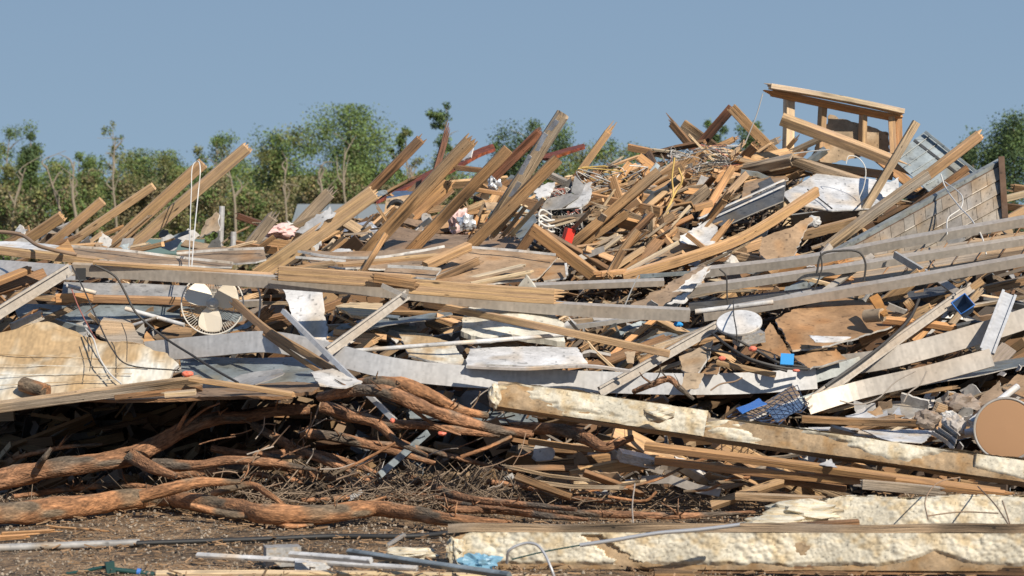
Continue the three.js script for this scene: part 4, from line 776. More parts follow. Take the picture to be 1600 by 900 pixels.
Wb('small tan cardboard flap standing on the silver fascia', [[1062, 612, 13.9], [1070, 582, 14], [1100, 584, 14], [1092, 606, 13.9]], { m: 'cardboard', th: .004 });
Wb('small tan scrap standing under the long narrow strip', [[975, 552, 14.4], [993, 548, 14.4], [990, 570, 14.3], [980, 566, 14.3]], { m: 'cardboard', th: .004 });
Wb('curled tan cardboard beside the orange caps', [[1094, 582, 14.1], [1112, 562, 14.2], [1124, 568, 14.1], [1120, 584, 14]], { m: 'paperOrange', th: .004, warp: .04 });
Sh('insulation_sheet', 'insulation', 'large cream insulation sheet under the long purlin', [[764, 478, 15], [812, 479, 15], [858, 487, 14.9], [882, 512, 14.7], [884, 532, 14.5], [830, 528, 14.5], [766, 528, 14.5], [720, 519, 14.6], [726, 494, 14.9]], { m: 'cream', e: 'cream', th: .04, warp: .06, tess: .08, jag: .02 });
Sh('insulation_sheet', 'insulation', 'cream insulation wedge poking up over the tan plank tip', [[810, 450, 15.3], [824, 430, 15.3], [842, 452, 15.2]], { m: 'cream', e: 'cream', th: .04 });
Wb('flat white board on the silver fascia below the cream insulation', [[734, 546, 14.3], [800, 545, 14.3], [902, 547, 14.3], [918, 569, 13.95], [820, 573, 13.9], [728, 571, 13.95]], { m: 'whiteSheet', th: .02 });
Wb('white and brown board fragment left of the flat white board', [[623, 517, 14.8], [660, 524, 14.8], [706, 534, 14.6], [730, 568, 14.1], [680, 566, 14.1], [638, 560, 14.2]], { m: 'stained', th: .012 });
bar('edge_strip', 'strip', 'torn pinkish wallboard edge under the flat white board', [[730, 573, 13.85], [820, 576, 13.85], [918, 572, 13.9], [985, 580, 13.9]], 6, { p: 'strip', t: .02, m: 'newspaper', roll: 20 });
Sh('plywood_piece', 'plywood', 'splintered plywood layers below the plank joint', [[524, 484, 15], [546, 474, 15.1], [598, 476, 15.1], [596, 488, 14.9], [570, 498, 14.8], [552, 496, 14.8]], { m: 'pale', e: 'pale', th: .02, jag: .025 });
Sh('plywood_piece', 'plywood', 'tan plywood piece standing behind the stained sheet', [[162, 494, 14.6], [203, 498, 14.6], [226, 542, 14.3], [190, 548, 14.2], [150, 524, 14.4]], { m: 'weather', e: 'weather', th: .015 });
Sh('plywood_piece', 'plywood', 'small brown plywood piece below the fan', [[238, 530, 14.9], [270, 505, 15], [300, 510, 15], [300, 535, 14.8], [260, 540, 14.8]], { m: 'tan', e: 'tan', th: .015 });
Sh('plywood_piece', 'plywood', 'orange-brown plywood sliver left of the fan foot', [[224, 536, 14.7], [230, 520, 14.8], [246, 536, 14.7]], { m: 'orange', e: 'orange', th: .015 });
Sh('plywood_piece', 'plywood', 'triangular plywood tip on the splintered left board', [[84, 394, 14.7], [106, 376, 14.8], [118, 396, 14.7]], { m: 'orange', e: 'orange', th: .015 });
const stainedSheet = Sh('stained_sheet', 'sheet', 'big white sheet stained with brown mud at the left edge', [[-40, 532, 14.3], [76, 510, 14.4], [150, 518, 14.2], [262, 554, 14], [280, 574, 13.9], [262, 594, 13.8], [180, 606, 13.75], [90, 616, 13.7], [-40, 634, 13.6]], { m: 'stained', e: 'gypsum', th: .02, warp: .05, tess: .1 });
for (let i = 0; i < 4; i++) { const a = [-30 + i * 3, 552 + i * 17, 14.2 - i * .13], b = [258 - i * 26, 566 + i * 9, 13.98 - i * .06]; bar('ridge', 0, 0, [[a[0], a[1], a[2] - .06], [b[0], b[1], b[2] - .06]], 1.6, { p: 'strip', t: .006, m: 'stained', roll: 0, parent: stainedSheet }); }
Sh('unseen_ledge_sheet', 'sheet', 'unseen brown panel roofing the hollow at the left to darken it', [[-60, 642, 13.55], [180, 616, 13.55], [455, 616, 13.4], [560, 600, 15.6], [300, 585, 16.6], [-60, 590, 16.6]], { m: 'paperDark', e: 'brown', th: .02, warp: .02 });  // roof slab out of view, laid to keep the hollow below dark
Sh('metal_lining', 'metal sheet', 'crumpled grey metal lining beneath the stained sheet', [[356, 600, 13.8], [400, 580, 13.9], [440, 572, 13.9], [444, 592, 13.6], [400, 606, 13.5]], { m: 'boxGrey', e: 'galv', th: .005, warp: .06, tess: .06 });
Wb('dirty white board scrap caught on the branch fork', [[486, 592, 13.3], [520, 582, 13.4], [566, 594, 13.2], [540, 604, 13.1], [500, 608, 13.1]], { m: 'gypsum', warp: .05, tess: .06, th: .01 });
Sh('roof_sheet', 'metal sheet', 'added grey metal lining darkening the gap left of the diagonal foam beam', [[640, 608, 15.4], [840, 616, 15.4], [840, 664, 14.9], [640, 654, 14.9]], { m: 'steelGrey', e: 'galv', th: .006 });  // added lining that closes the gap so it stays dark
Sh('roof_sheet', 'metal sheet', 'added grey metal sheet shading the gap under the long silver fascia', [[800, 612, 15.2], [1240, 612, 15.2], [1250, 580, 16.4], [800, 580, 16.4]], { m: 'steelGrey', e: 'galv', th: .006 });  // added roof over the gap, there to shade it
Sh('roof_sheet', 'metal sheet', 'added grey metal sheet shading the gap under the right fascias', [[1300, 634, 14.6], [1640, 560, 14.8], [1640, 540, 17], [1300, 590, 17]], { m: 'steelGrey', e: 'galv', th: .006 });  // also added, to shade the hollow beneath the right fascias
// right-hand rubble
Wb('white flat sheet in front of the brown drum lid', [[1346, 672, 13.4], [1420, 668, 13.5], [1462, 676, 13.4], [1440, 692, 13], [1392, 690, 13]], { m: 'whiteSheet', th: .006 });
Wb('long white sheet under the brown beam by the drum', [[1262, 668, 13.7], [1340, 664, 13.7], [1344, 674, 13.5], [1266, 674, 13.5]], { m: 'whiteSheet', th: .006 });
Wb('bright white paper sheet behind the brown beam, upright', [[1390, 652, 13.7], [1406, 636, 13.8], [1412, 652, 13.6], [1394, 660, 13.6]], { m: 'whiteGloss', th: .003 });
Wb('second bright paper sheet left of the upright one', [[1366, 654, 13.7], [1386, 644, 13.8], [1390, 654, 13.6], [1370, 660, 13.6]], { m: 'whiteGloss', th: .003 });
Wb('crumpled white litter at the left end of the brown beam', [[1320, 650, 13.7], [1352, 642, 13.8], [1370, 652, 13.6], [1340, 658, 13.6]], { m: 'whiteSheet', th: .003, warp: .05, tess: .05, jag: .03 });
Wb('tan triangular board behind the drum lid', [[1522, 632, 14], [1562, 594, 14.2], [1568, 622, 14], [1548, 638, 13.9]], { m: 'paperBrown' });
Wb('brown board edge in the dark right of the triangular board', [[1566, 606, 14.1], [1590, 584, 14.2], [1612, 590, 14.1], [1604, 622, 13.9]], { m: 'paperTan' });
for (const [i, [x, y, w, h]] of [[1462, 612, 16, 14], [1566, 584, 14, 8], [1592, 574, 10, 10], [1578, 606, 8, 12]].entries()) Wb(['orange scrap', 'pale pink scrap', 'grey pointed scrap', 'white sliver'][i] + ' catching light in the dark hollow at the right', [[x - w / 2, y + h / 2, 14.2], [x, y - h / 2, 14.2], [x + w / 2, y, 14.1], [x + 2, y + h / 2, 14.1]], { m: ['paperOrange', 'newspaper', 'boxGrey', 'whiteSheet'][i], th: .006 });
Wb('folded cardboard box flattened under the foam beam', [[856, 733, 14.2], [890, 728, 14.2], [931, 736, 14.1], [930, 760, 13.9], [896, 764, 13.9], [858, 758, 13.9]], { m: 'paperOrange', warp: .03 });
tag(put('white_box', boxGeo([995, 717, 13.7], [.235, .06, .12], [12, 8, -15]), mats.whiteGloss), 'bright white box lid lying under the diagonal foam beam', 'box');
Wb('white scrap on the soil near the flattened cardboard box', [[924, 763, 13.7], [948, 762, 13.7], [958, 768, 13.5], [934, 770, 13.5]], { m: 'whiteSheet', th: .008 });
Wb('white scrap leaning on the flattened cardboard box stack', [[976, 752, 13.9], [992, 750, 13.9], [990, 758, 13.8], [978, 758, 13.8]], { m: 'whiteSheet', th: .008 });
Wb('white paper corner on the long orange plank', [[1280, 725, 12.9], [1298, 716, 13], [1308, 728, 12.8]], { m: 'whiteGloss', th: .004 });
console.log('sheets ready');
// ---------------------------------------------------------------- electric fan
{
  const D = 15.0, c = P(332, 475, D), Rr = 48 * D / F, t = group('electric_fan', 'broken cream electric fan hanging under the long purlin', 'fan', c.clone().add(V(0, -Rr, 0)));
  const T = new THREE.Matrix4().makeTranslation(c.x, c.y, c.z).multiply(new THREE.Matrix4().makeRotationFromEuler(new THREE.Euler(-.08, .12, 0)));
  const part = (n, g, m, par = t) => put(n, g.applyMatrix4(T), mats[m], par);
  const cage = part('cage', new THREE.TorusGeometry(Rr, .0055, 8, 64).translate(0, 0, .02), 'fanWire');
  part('cage_ring', new THREE.TorusGeometry(Rr * .72, .0022, 6, 48).translate(0, 0, -.05), 'fanWire', cage);
  part('cage_ring', new THREE.TorusGeometry(Rr * .40, .0022, 6, 40).translate(0, 0, -.065), 'fanWire', cage);
  for (let i = 0; i < 72; i++) { const a = i / 72 * 6.2832, ca = Math.cos(a), sa = Math.sin(a), f = (r, z) => V(ca * r * Rr, sa * r * Rr, z); part('cage_wire', tubeGeo([f(.2, -.068), f(.6, -.062), f(.88, -.035), f(1, .02)], .0019, { seg: 4, sub: 2 }), 'fanWire', cage); }
  const motor = new THREE.CylinderGeometry(.05, .045, .09, 20); motor.rotateX(Math.PI / 2); part('motor', motor.translate(0, 0, -.115), 'boxGrey');
  for (const a of [150, 32, -92]) {
    const sh = new THREE.Shape(); sh.moveTo(.02, -.03); sh.bezierCurveTo(.05, -.075, .1, -.1, .155, -.088); sh.bezierCurveTo(.2, -.06, .205, .03, .185, .06); sh.bezierCurveTo(.15, .09, .07, .06, .02, .028); sh.closePath();
    const g = new THREE.ExtrudeGeometry(sh, { depth: .003, bevelEnabled: true, bevelSize: .0015, bevelThickness: .0015, bevelSegments: 2, curveSegments: 14 }), p = g.attributes.position;
    for (let i = 0; i < p.count; i++) p.setZ(i, p.getZ(i) + p.getY(i) * .42 + Math.pow(p.getY(i), 2) * 1.6); g.computeVertexNormals(); g.rotateZ(a * D2R); part('blade', g, 'fanCream');
  }
  const hub = new THREE.LatheGeometry([[0, .045], [.014, .045], [.018, .04], [.022, .03], [.030, .03], [.036, .02], [.038, -.01], [.03, -.02]].map(([x, y]) => new THREE.Vector2(x, y)), 28); hub.rotateX(Math.PI / 2); part('hub', hub.scale(1.2, 1.2, 1.3), 'fanWire');
}
// ---------------------------------------------------------------- siding panel with shingles, ribbed sheet, white box
{
  const A = P(1322, 388, 16.9), B = P(1562, 256, 17.5), C = P(1568, 344, 17.1), Dd = P(1330, 474, 16.5), t = group('siding_panel', 'upturned wall panel with brown shingle siding and grey cap', 'siding panel', Dd.clone());
  const at = (u, v) => A.clone().lerp(B, u).lerp(Dd.clone().lerp(C, u), v), nr = new THREE.Vector3().crossVectors(B.clone().sub(A), Dd.clone().sub(A)).normalize(); if (nr.z < 0) nr.negate();
  const slab = (u0, u1, v0, v1, z0, zt, zb, th) => {           // thin wedge on the panel plane
    const s = new Soup(), p = (u, v, z) => at(u, v).addScaledVector(nr, z), q = [[u0, v0, zt], [u1, v0, zt], [u1, v1, zb], [u0, v1, zb]], f = q.map((a) => p(...a)), b = q.map((a) => p(a[0], a[1], a[2] - th)), uv = q.map((a) => [a[0] * 1.6 + R() * .02, a[1] * .5]);
    s.quad(f[0], f[1], f[2], f[3], uv[0], uv[1], uv[2], uv[3]); s.quad(b[0], b[1], b[2], b[3], uv[0], uv[1], uv[2], uv[3]); for (let i = 0; i < 4; i++) { const j = (i + 1) % 4; s.quad(f[i], f[j], b[j], b[i], uv[i], uv[j], uv[j], uv[i]); } return s.geo();
  };
  put('backing', slab(0, 1, .02, 1, 0, 0, 0, .02), mats.capBrown, t);
  const rows = 4;
  for (let r = 0; r < rows; r++) { let u = .0 + R() * .02; while (u < .985) { const w = rr(.06, .13), u1 = Math.min(u + w, .99); put('shingle', tint(slab(u + .0012, u1 - .0012, .05 + r * .95 / rows, .05 + (r + 1.04) * .95 / rows, 0, .006, .018 + rr(0, .004), .006), 1, .1), mats.shingle, t); u = u1; } put('course_seam', slab(0, .99, .05 + (r + .98) * .95 / rows, .05 + (r + 1.02) * .95 / rows, 0, .019, .019, .004), mats.seam, t); }
  put('cap_flashing', sweep(chanProfile(.04, .055, .004, false), [A.clone().add(V(-.1, -.05, 0)), B.clone().add(V(.03, .02, 0))], { roll: 25 }), mats.capGrey, t);
  put('corner_trim', sweep(rectProfile(.05, .09, .004), [B.clone().addScaledVector(nr, .03).add(V(.01, .01, 0)), C.clone().addScaledVector(nr, .03).add(V(.01, -.03, 0))], { roll: 0 }), mats.capBrown, t);
}
{
  const t = group('boarding', 'broad tan board panel lying behind the right purlins', 'panel', P(1450, 470, 16.4));
  sheet('board', 0, 0, [[1296, 410, 16.8], [1420, 400, 16.7], [1640, 345, 16.7], [1640, 412, 16.1], [1420, 445, 16], [1300, 470, 15.9]], { m: 'weather', e: 'weather', th: .02, warp: .01, parent: t });
  for (let i = 0; i < 7; i++) bar('batten', 0, 0, [[1360 + i * 38, 452 - i * 7, 16.1], [1404 + i * 38, 396 - i * 8, 16.55]], 2.2, { t: .01, m: 'brown', parent: t, k: 1.3 });
}
{
  const t = group('ribbed_sheet', 'blue-grey ribbed metal roof sheet leaning up behind the siding panel', 'metal sheet', P(1460, 300, 19.2)), o = [[1446, 205], [1530, 272], [1496, 306], [1452, 300], [1392, 246]];
  sheet('sheet', 0, 0, o.map(([x, y]) => [x, y, 19 + (y - 205) * -.004]), { th: .008, m: 'steelGrey', e: 'galv', parent: t });
  for (let i = 0; i < 4; i++) { const k = i / 3, a = [1446 - 52 * k, 206 + 40 * k], b = [1530 - 56 * k, 272 + 32 * k]; bar('rib', 0, 0, [[a[0], a[1], 18.94], [b[0], b[1], 18.68]], 4.5, { t: .03, m: i % 2 ? 'darkMetal' : 'steelGrey', roll: 0, parent: t }); }
  for (let i = 0; i < 6; i++) { const k = (i + .5) / 6, a = [1447 + 82 * k, 206 + 66 * k], b = [1396 + 70 * k, 246 + 56 * k]; bar('crease', 0, 0, [[a[0], a[1], 18.97 - .2 * k], [b[0], b[1], 18.8 - .2 * k]], 1.2, { t: .008, m: 'capGrey', roll: 0, parent: t }); }
}
{
  const t = group('white_appliance', 'dented white enamel cabinet lying under the toppled wall frame', 'appliance', P(1300, 335, 18.3));
  sheet('side', 0, 0, [[1222, 296, 18.2], [1280, 272, 18.7], [1402, 290, 18.5], [1376, 322, 18], [1300, 332, 17.9], [1236, 330, 18]], { th: .01, m: 'whiteGloss', e: 'whiteGloss', warp: .02, parent: t });
  sheet('front', 0, 0, [[1236, 331, 18], [1300, 333, 17.9], [1376, 323, 18], [1370, 346, 18.2], [1300, 352, 18.1], [1240, 348, 18.2]], { th: .01, m: 'boxGrey', e: 'boxGrey', warp: .02, parent: t });  // grey colour stands for the shaded front of the white cabinet
  wire('trim_strip', 0, 0, [[1262, 296, 18.2], [1300, 326, 17.85]], 1.2, 'blackCable', { parent: t }); wire('trim_strip', 0, 0, [[1372, 292, 18.3], [1340, 322, 17.85]], 1.2, 'blackCable', { parent: t });
}
Wb('white torn membrane hanging under the heavy pale beam', [[1374, 286, 18.2], [1404, 278, 18.3], [1408, 300, 18.1], [1380, 304, 18.1]], { m: 'whiteSheet', th: .004, warp: .05, tess: .07, jag: .03 });
Wb('grey felt strip behind the weathered grey beam', [[1162, 290, 18.7], [1176, 272, 18.9], [1226, 268, 18.9], [1232, 280, 18.6], [1180, 304, 18.4], [1160, 318, 18.3]], { m: 'paperBrown', th: .008, warp: .03 });
Wb('dark membrane patch behind the weathered grey beam', [[1184, 286, 18.4], [1204, 276, 18.5], [1212, 290, 18.3], [1190, 300, 18.2]], { m: 'darkMetal', th: .004 });
lump('paint_bucket_lid', 'lid', 'white bucket lid hanging under the white cabinet', [1272, 346, 17.4], [22, 18, 16], 'whitePaint', { rough: .25, d: 3 });
// ---------------------------------------------------------------- fuse boxes with wiring
function wiring(name, label, cat, c, w, h, d, n, keys, r, parent) {   // a knot of short wires
  const by = {}; const C = P(...c), k = c[2] / F;
  for (let i = 0; i < n; i++) { const pts = []; let p = V(rr(-.5, .5) * w * k, rr(-.5, .5) * h * k, rr(-.5, .5) * d); for (let j = 0; j < 4; j++) { pts.push(p.clone().add(C)); p = V(clamp(p.x + rr(-.4, .4) * w * k, -w * k * .52, w * k * .52), clamp(p.y + rr(-.4, .4) * h * k, -h * k * .52, h * k * .52), p.z + rr(-.4, .4) * d); } const q = pick(keys); (by[q] ??= []).push(tubeGeo(pts, r * rr(.7, 1.2), { seg: 4, sub: 4 })); }
  return Object.entries(by).map(([q, g]) => { const m = put(name, mergeGeometries(g), M(q), parent); m.userData.kind = 'stuff'; if (!parent) tag(m, label(q), cat); return m; });
}
{
  const t = group('fuse_box', 'open grey fuse box full of wires above the red box', 'fuse box', P(887, 386, 17.5)), D = 17.6, k = D / F, c = P(887, 353, D), w = 48 * k, h = 56 * k, d = .12;
  const part = (n, s, o, m = 'boxGrey') => { const g = new THREE.BoxGeometry(...s); g.translate(...o); g.rotateZ(.1); g.rotateY(.2); g.translate(c.x, c.y, c.z); put(n, g, M(m), t); };
  part('back', [w, h, .004], [0, 0, -d], 'darkMetal'); part('side', [.006, h, d], [-w / 2, 0, -d / 2]); part('side', [.006, h, d], [w / 2, 0, -d / 2]); part('side', [w - .006, .006, d], [0, h / 2 - .003, -d / 2]); part('side', [w - .006, .006, d], [0, -h / 2 + .003, -d / 2]);
  for (let i = 0; i < 10; i++) part('breaker', [.05, .022, .05], [(i % 2 ? 1 : -1) * .035, h * .32 - Math.floor(i / 2) * .035, -d + .03], 'blackRubber');
  wiring('wiring', null, null, [887, 353, D + .02], 42, 48, .09, 46, ['whiteCable', 'blackCable', 'greyCable', 'redCable'], .0035, t);
}
{
  const t = group('fuse_box', 'tilted grey fuse box with hinged cover left of the open one', 'fuse box', P(870, 330, 17.8)), D = 17.9;
  sheet('cover', 0, 0, [[845, 322, D - .1], [856, 300 + 12, D], [892, 302, D - .05], [905, 306, D - .15], [864, 336, D - .25]], { th: .005, m: 'boxGrey', e: 'boxGrey', parent: t });
  sheet('side', 0, 0, [[893, 302, D - .05], [898, 272, D + .1], [914, 292, D], [906, 308, D - .15]], { th: .005, m: 'boxGrey', e: 'boxGrey', parent: t });
  sheet('back', 0, 0, [[850, 316, D + .1], [892, 276, D + .15], [896, 300, D + .1], [856, 322, D + .05]], { th: .005, m: 'darkMetal', e: 'boxGrey', parent: t });
  wiring('wiring', null, null, [872, 304, D + .02], 40, 22, .08, 34, ['redCable', 'redCable', 'whiteCable', 'greyCable'], .0035, t);
}
for (let i = 0; i < 4; i++) wire('cable_loop', 'cable', ['top', 'second', 'third', 'lowest'][i] + ' white conduit loop left of the open fuse box', [[862, 336 + i * 9, 17.3], [846, 328 + i * 9, 17.2], [842, 336 + i * 9, 17.2], [852, 344 + i * 9, 17.2], [866, 344 + i * 9, 17.3]], 1.7, 'whiteCable');
tag(put('red_box', boxGeo([888, 368, 17.1], [.07, .115, .06], [10, 24, -18]), mats.redPlastic), 'bright red plastic box in the open fuse box', 'box');
Wb('jagged white wallboard chunk beside the tilted fuse box', [[884, 330, 17.7], [912, 290, 17.9], [926, 286, 17.9], [922, 312, 17.7], [906, 326, 17.6]], { m: 'whiteSheet', jag: .03 });
Wb('white torn scrap under the pale leaning post', [[834, 300, 17.8], [852, 290, 17.9], [868, 288, 17.9], [858, 302, 17.7], [840, 306, 17.7]], { m: 'whiteSheet', jag: .04, warp: .04, tess: .07 });
Wb('grey-blue metal panel left of the conduit loops', [[806, 368, 17.6], [832, 330, 17.8], [840, 346, 17.6], [816, 380, 17.4]], { m: 'steelGrey', e: 'galv', th: .006 });
wiring('wire_tangle', (q) => ({ whiteCable: 'white wires knotted below the dark rafter', greyCable: 'grey wires knotted below the dark rafter', redCable: 'red wires knotted below the dark rafter', blackCable: 'black wires knotted below the dark rafter' }[q]), 'wires', [1100, 252, 19.1], 104, 44, .5, 56, ['whiteCable', 'greyCable', 'greyCable', 'redCable', 'blackCable', 'blackCable', 'greyCable'], .0032);
wiring('wire_bundle', (q) => ({ whiteCable: 'white cables crossing the boards right of the pale pointed plank', greyCable: 'grey cables crossing the boards right of the pale pointed plank', yellowCable: 'yellow cables crossing the boards right of the pale pointed plank' }[q]), 'wires', [955, 285, 18.6], 110, 46, .4, 26, ['whiteCable', 'greyCable', 'yellowCable'], .005);
// ---------------------------------------------------------------- single wires, cords and twigs over the heap
const wi = (n, cat, l, D, r, m, pts) => wire(n, cat, l, pts.map(([x, y, d = 0]) => [x, y, D + d]), r, m);
wi('cord', 'cord', 'white cord looped over the joist tip, hanging down to the purlin', 17.1, 1.05, 'whiteCable', [[295, 424, -2.1], [297, 360, -1], [299, 300], [302, 257, .2], [308, 252, .2], [313, 266], [310, 300], [305, 350, -1], [299, 424, -2.1]]);
wi('cord', 'cord', 'pale cord draped over the siding panel', 16.6, 1.1, 'whiteCable', [[1470, 272, .7], [1476, 290, .6], [1500, 324], [1520, 346, -.6], [1535, 372, -.8], [1541, 398, -.9]]);
wi('cord', 'cord', 'second pale cord forking on the siding panel', 16.6, 1, 'whiteCable', [[1476, 284, .6], [1503, 306, .2], [1502, 324], [1482, 340, -.3], [1480, 366, -.8]]);
wi('cable', 'cable', 'long black cable swinging from the left brace past the fan', 14.5, 1.8, 'blackCable', [[148, 414], [180, 432], [196, 458], [212, 488], [250, 522], [300, 555, -.4], [340, 580, -.7], [372, 598, -1]]);
wi('cable', 'cable', 'black cable curving over the stained sheet', 14.1, 1.1, 'blackCable', [[112, 415, .4], [130, 450, .2], [150, 495], [175, 545, -.3], [200, 570, -.5], [280, 579, -.6]]);
wi('cable', 'cable', 'pinkish cable hanging down beside the black bracket', 14.3, .9, 'redCable', [[112, 452, .3], [122, 478, .2], [138, 510], [150, 530, -.3]]);
wi('cable', 'cable', 'white cable curling down the stained sheet', 13.8, 1.3, 'whiteCable', [[134, 514, .4], [146, 530, .2], [156, 560], [172, 584, -.1], [190, 600, -.2]]);
wi('cable', 'cable', 'brown sheathed cable bending across the upper left boards', 14.7, 3, 'twig', [[-30, 360, .6], [30, 366, .4], [60, 384, .1], [90, 392], [120, 398, 0]]);
for (const [i, [x, y]] of [[136, 520], [190, 505]].entries()) wi('cable', 'cable', ['left', 'right'][i] + ' short dark wire hanging on the stained sheet', 13.85, .7, 'blackCable', [[x, y, .2], [x + 8, y + 24, 0], [x + 4 + i * 4, y + 60, -.2]]);
wi('cable', 'cable', 'grey cable loop hanging from the long purlin by the fan', 14.9, 1.5, 'greyCable', [[400, 444], [406, 460], [405, 490], [402, 504]]);
wi('cable', 'cable', 'yellow cable pair arching below the wire tangle, left strand', 18.2, 1.4, 'yellowCable', [[1054, 246], [1050, 280], [1052, 300], [1044, 330, -.3], [1036, 352, -.5]]);
wi('cable', 'cable', 'yellow cable pair arching below the wire tangle, right strand', 18.2, 1.4, 'yellowCable', [[1060, 262], [1066, 282], [1056, 300], [1042, 328, -.3], [1034, 350, -.5]]);
wi('cable', 'cable', 'thin cable from the frame tip down to the tangle', 19.3, .9, 'greyCable', [[1192, 146], [1182, 180], [1164, 224]]);
wi('cable', 'cable', 'red wire lying over the brown plank of the tangle', 19.2, 1, 'redCable', [[1092, 226], [1116, 232], [1140, 246], [1152, 240]]);
wi('cable', 'cable', 'grey wire spanning the gap right of the wall frame stud', 18.6, 1, 'greyCable', [[1240, 240], [1270, 236], [1296, 234]]);
wi('cable', 'cable', 'white wire loop under the heavy pale beam', 18.1, .8, 'whiteCable', [[1322, 256], [1326, 244], [1340, 246], [1352, 262], [1350, 290], [1342, 310]]);
wi('cable', 'cable', 'thick dark cable following the long diagonal purlin', 14.2, 2.4, 'blackCable', [[1436, 468, .7], [1420, 500, .4], [1380, 538, .1], [1330, 576, -.1], [1290, 604, -.2]]);
wi('cable', 'cable', 'black cable bundle sagging past the toilet lid, upper', 14.1, 2.2, 'blackCable', [[1122, 518, .2], [1150, 530], [1190, 552], [1215, 566, -.1], [1260, 574, 0]]);
wi('cable', 'cable', 'black cable bundle sagging past the toilet lid, middle', 14.05, 2.4, 'blackCable', [[1112, 520, .2], [1140, 542], [1170, 560, -.1], [1220, 574, -.1], [1262, 577, 0]]);
wi('cable', 'cable', 'black cable bundle sagging past the toilet lid, lowest', 14.05, 2, 'blackCable', [[1100, 546, .2], [1140, 552], [1180, 566, -.1], [1230, 580, -.1]]);
wi('cable', 'cable', 'thin black wire standing before the toilet lid', 13.9, 1, 'blackCable', [[1146, 470, .9], [1147, 496, .2], [1151, 520], [1152, 536]]);
wi('cable', 'cable', 'black cable loops on the topmost purlin', 15.5, 1.7, 'blackCable', [[1276, 428], [1284, 398], [1310, 392], [1342, 394], [1352, 410], [1350, 440]]);
wi('cable', 'cable', 'black cable dangling left of the purlin cable loops', 15.4, 1.2, 'blackCable', [[1282, 394], [1284, 420], [1270, 458]]);
wi('cable', 'cable', 'black wire hanging at the torn brown wallboard', 15.5, 1.2, 'blackCable', [[1124, 420], [1134, 430], [1136, 460], [1138, 490]]);
wi('cable', 'cable', 'hooked black cable under the third purlin', 14.7, 1.5, 'blackCable', [[1484, 436], [1496, 442], [1508, 438], [1510, 446], [1502, 450]]);
wi('cable', 'cable', 'thin cable leaning over the short torn purlin', 15.2, 1.1, 'greyCable', [[998, 430], [988, 450], [976, 478]]);
wi('twig', 'twig', 'long bare twig curving below the lower right fascia', 13.6, 1.1, 'twigGrey', [[1312, 626], [1340, 632], [1370, 624], [1400, 596], [1430, 580]]);
wi('twig', 'twig', 'bare twig leaning up against the lower right fascia', 13.6, 1.2, 'twigGrey', [[1412, 628], [1420, 614], [1438, 600], [1448, 580]]);
wi('twig', 'twig', 'thin dark twig curving over the long silver fascia', 13.9, 1.3, 'twig', [[1110, 610], [1126, 600], [1148, 596], [1160, 590]]);
// brackets and small bright things
tag(put('black_bracket', boxGeo([126, 428, 14.7], [.07, .08, .03], [0, 10, 0]), mats.blackRubber), 'small black bracket hanging at the left end of the purlin', 'bracket');
{
  const t = group('toilet_lid', 'white oval toilet seat lid lying below the third purlin', 'toilet lid', P(1156, 524, 14.1)), c = P(1155, 506, 14.25), k = 14.5 / F;
  const sh = new THREE.Shape(); sh.absellipse(0, 0, 34 * k, 30 * k, 0, Math.PI * 2); const g = new THREE.ExtrudeGeometry(sh, { depth: .012, bevelEnabled: true, bevelSize: .006, bevelThickness: .006, bevelSegments: 3, curveSegments: 36 });
  g.rotateX(-56 * D2R); g.rotateZ(.12); g.translate(c.x, c.y, c.z); put('lid', g, mats.whiteGloss, t);
  put('cistern', boxGeo([1170, 528, 14.5], [.2, .07, .1], [10, 12, 6]), mats.boxGrey, t);
}
lump('orange_stopper', 'stopper', 'small coral stopper right of the cable bundle, near the toilet lid', [1176, 545, 14], [13, 9, 10], 'coral', { rough: .15, d: 2 });
lump('orange_stopper', 'stopper', 'small coral stopper on the tan batten', [1128, 560, 14], [12, 8, 10], 'coral', { rough: .15, d: 2 });
lump('orange_scrap', 'scrap', 'small coral scrap on the silver fascia near the blue cover', [1244, 579, 13.9], [12, 5, 8], 'coral', { rough: .2, d: 2 });
lump('orange_scrap', 'scrap', 'small coral scrap at the tip of the stained sheet', [293, 584, 13.5], [18, 9, 10], 'coral', { rough: .25, d: 2 });
lump('orange_scrap', 'scrap', 'coral scrap lying behind the blue-grey bar in the brushwood', [691, 677, 14], [14, 8, 9], 'coral', { rough: .2, d: 2 });
tag(put('blue_cover', boxGeo([1230, 562, 14], [.085, .075, .03], [-20, -8, -6]), mats.blueSky), 'sky-blue square plastic cover on the cable bundle', 'cover');
{
  const t = group('blue_tub', 'blue plastic tub wedged behind the long diagonal purlin', 'tub', P(1506, 492, 14.7)), c = P(1506, 480, 14.7), T = new THREE.Matrix4().makeTranslation(c.x, c.y, c.z).multiply(new THREE.Matrix4().makeRotationFromEuler(new THREE.Euler(.9, .5, .35)));
  const sq = (r, y) => [[-r, y, -r], [r, y, -r], [r, y, r], [-r, y, r]].map((p) => V(...p)), b = new Soup(), lo = sq(.042, -.055), hi = sq(.054, .05), z = [0, 0];
  for (let i = 0; i < 4; i++) { const j = (i + 1) % 4; b.quad(lo[i], lo[j], hi[j], hi[i], z, z, z, z); } b.quad(lo[0], lo[1], lo[2], lo[3], z, z, z, z); put('body', b.geo().applyMatrix4(T), mats.blueDull, t);
  const rim = sq(.056, .05); put('rim', tubeGeo([...rim, rim[0]], .006, { seg: 6, smooth: false }).applyMatrix4(T), mats.blue, t);
}
lump('blue_scrap', 'scrap', 'bright blue scrap in the dark gap below the long purlin', [1060, 507, 14.9], [15, 8, 8], 'blueSky', { rough: .3, d: 2 });
Sh('orange_board', 'board', 'bright orange rounded board leaning on the brown wallboard', [[1358, 466, 14.7], [1371, 460, 14.75], [1376, 466, 14.7], [1388, 491, 14.45], [1380, 495, 14.45], [1372, 488, 14.5]], { m: 'orangeBoard', e: 'orangeBoard', jag: 0, warp: 0 });
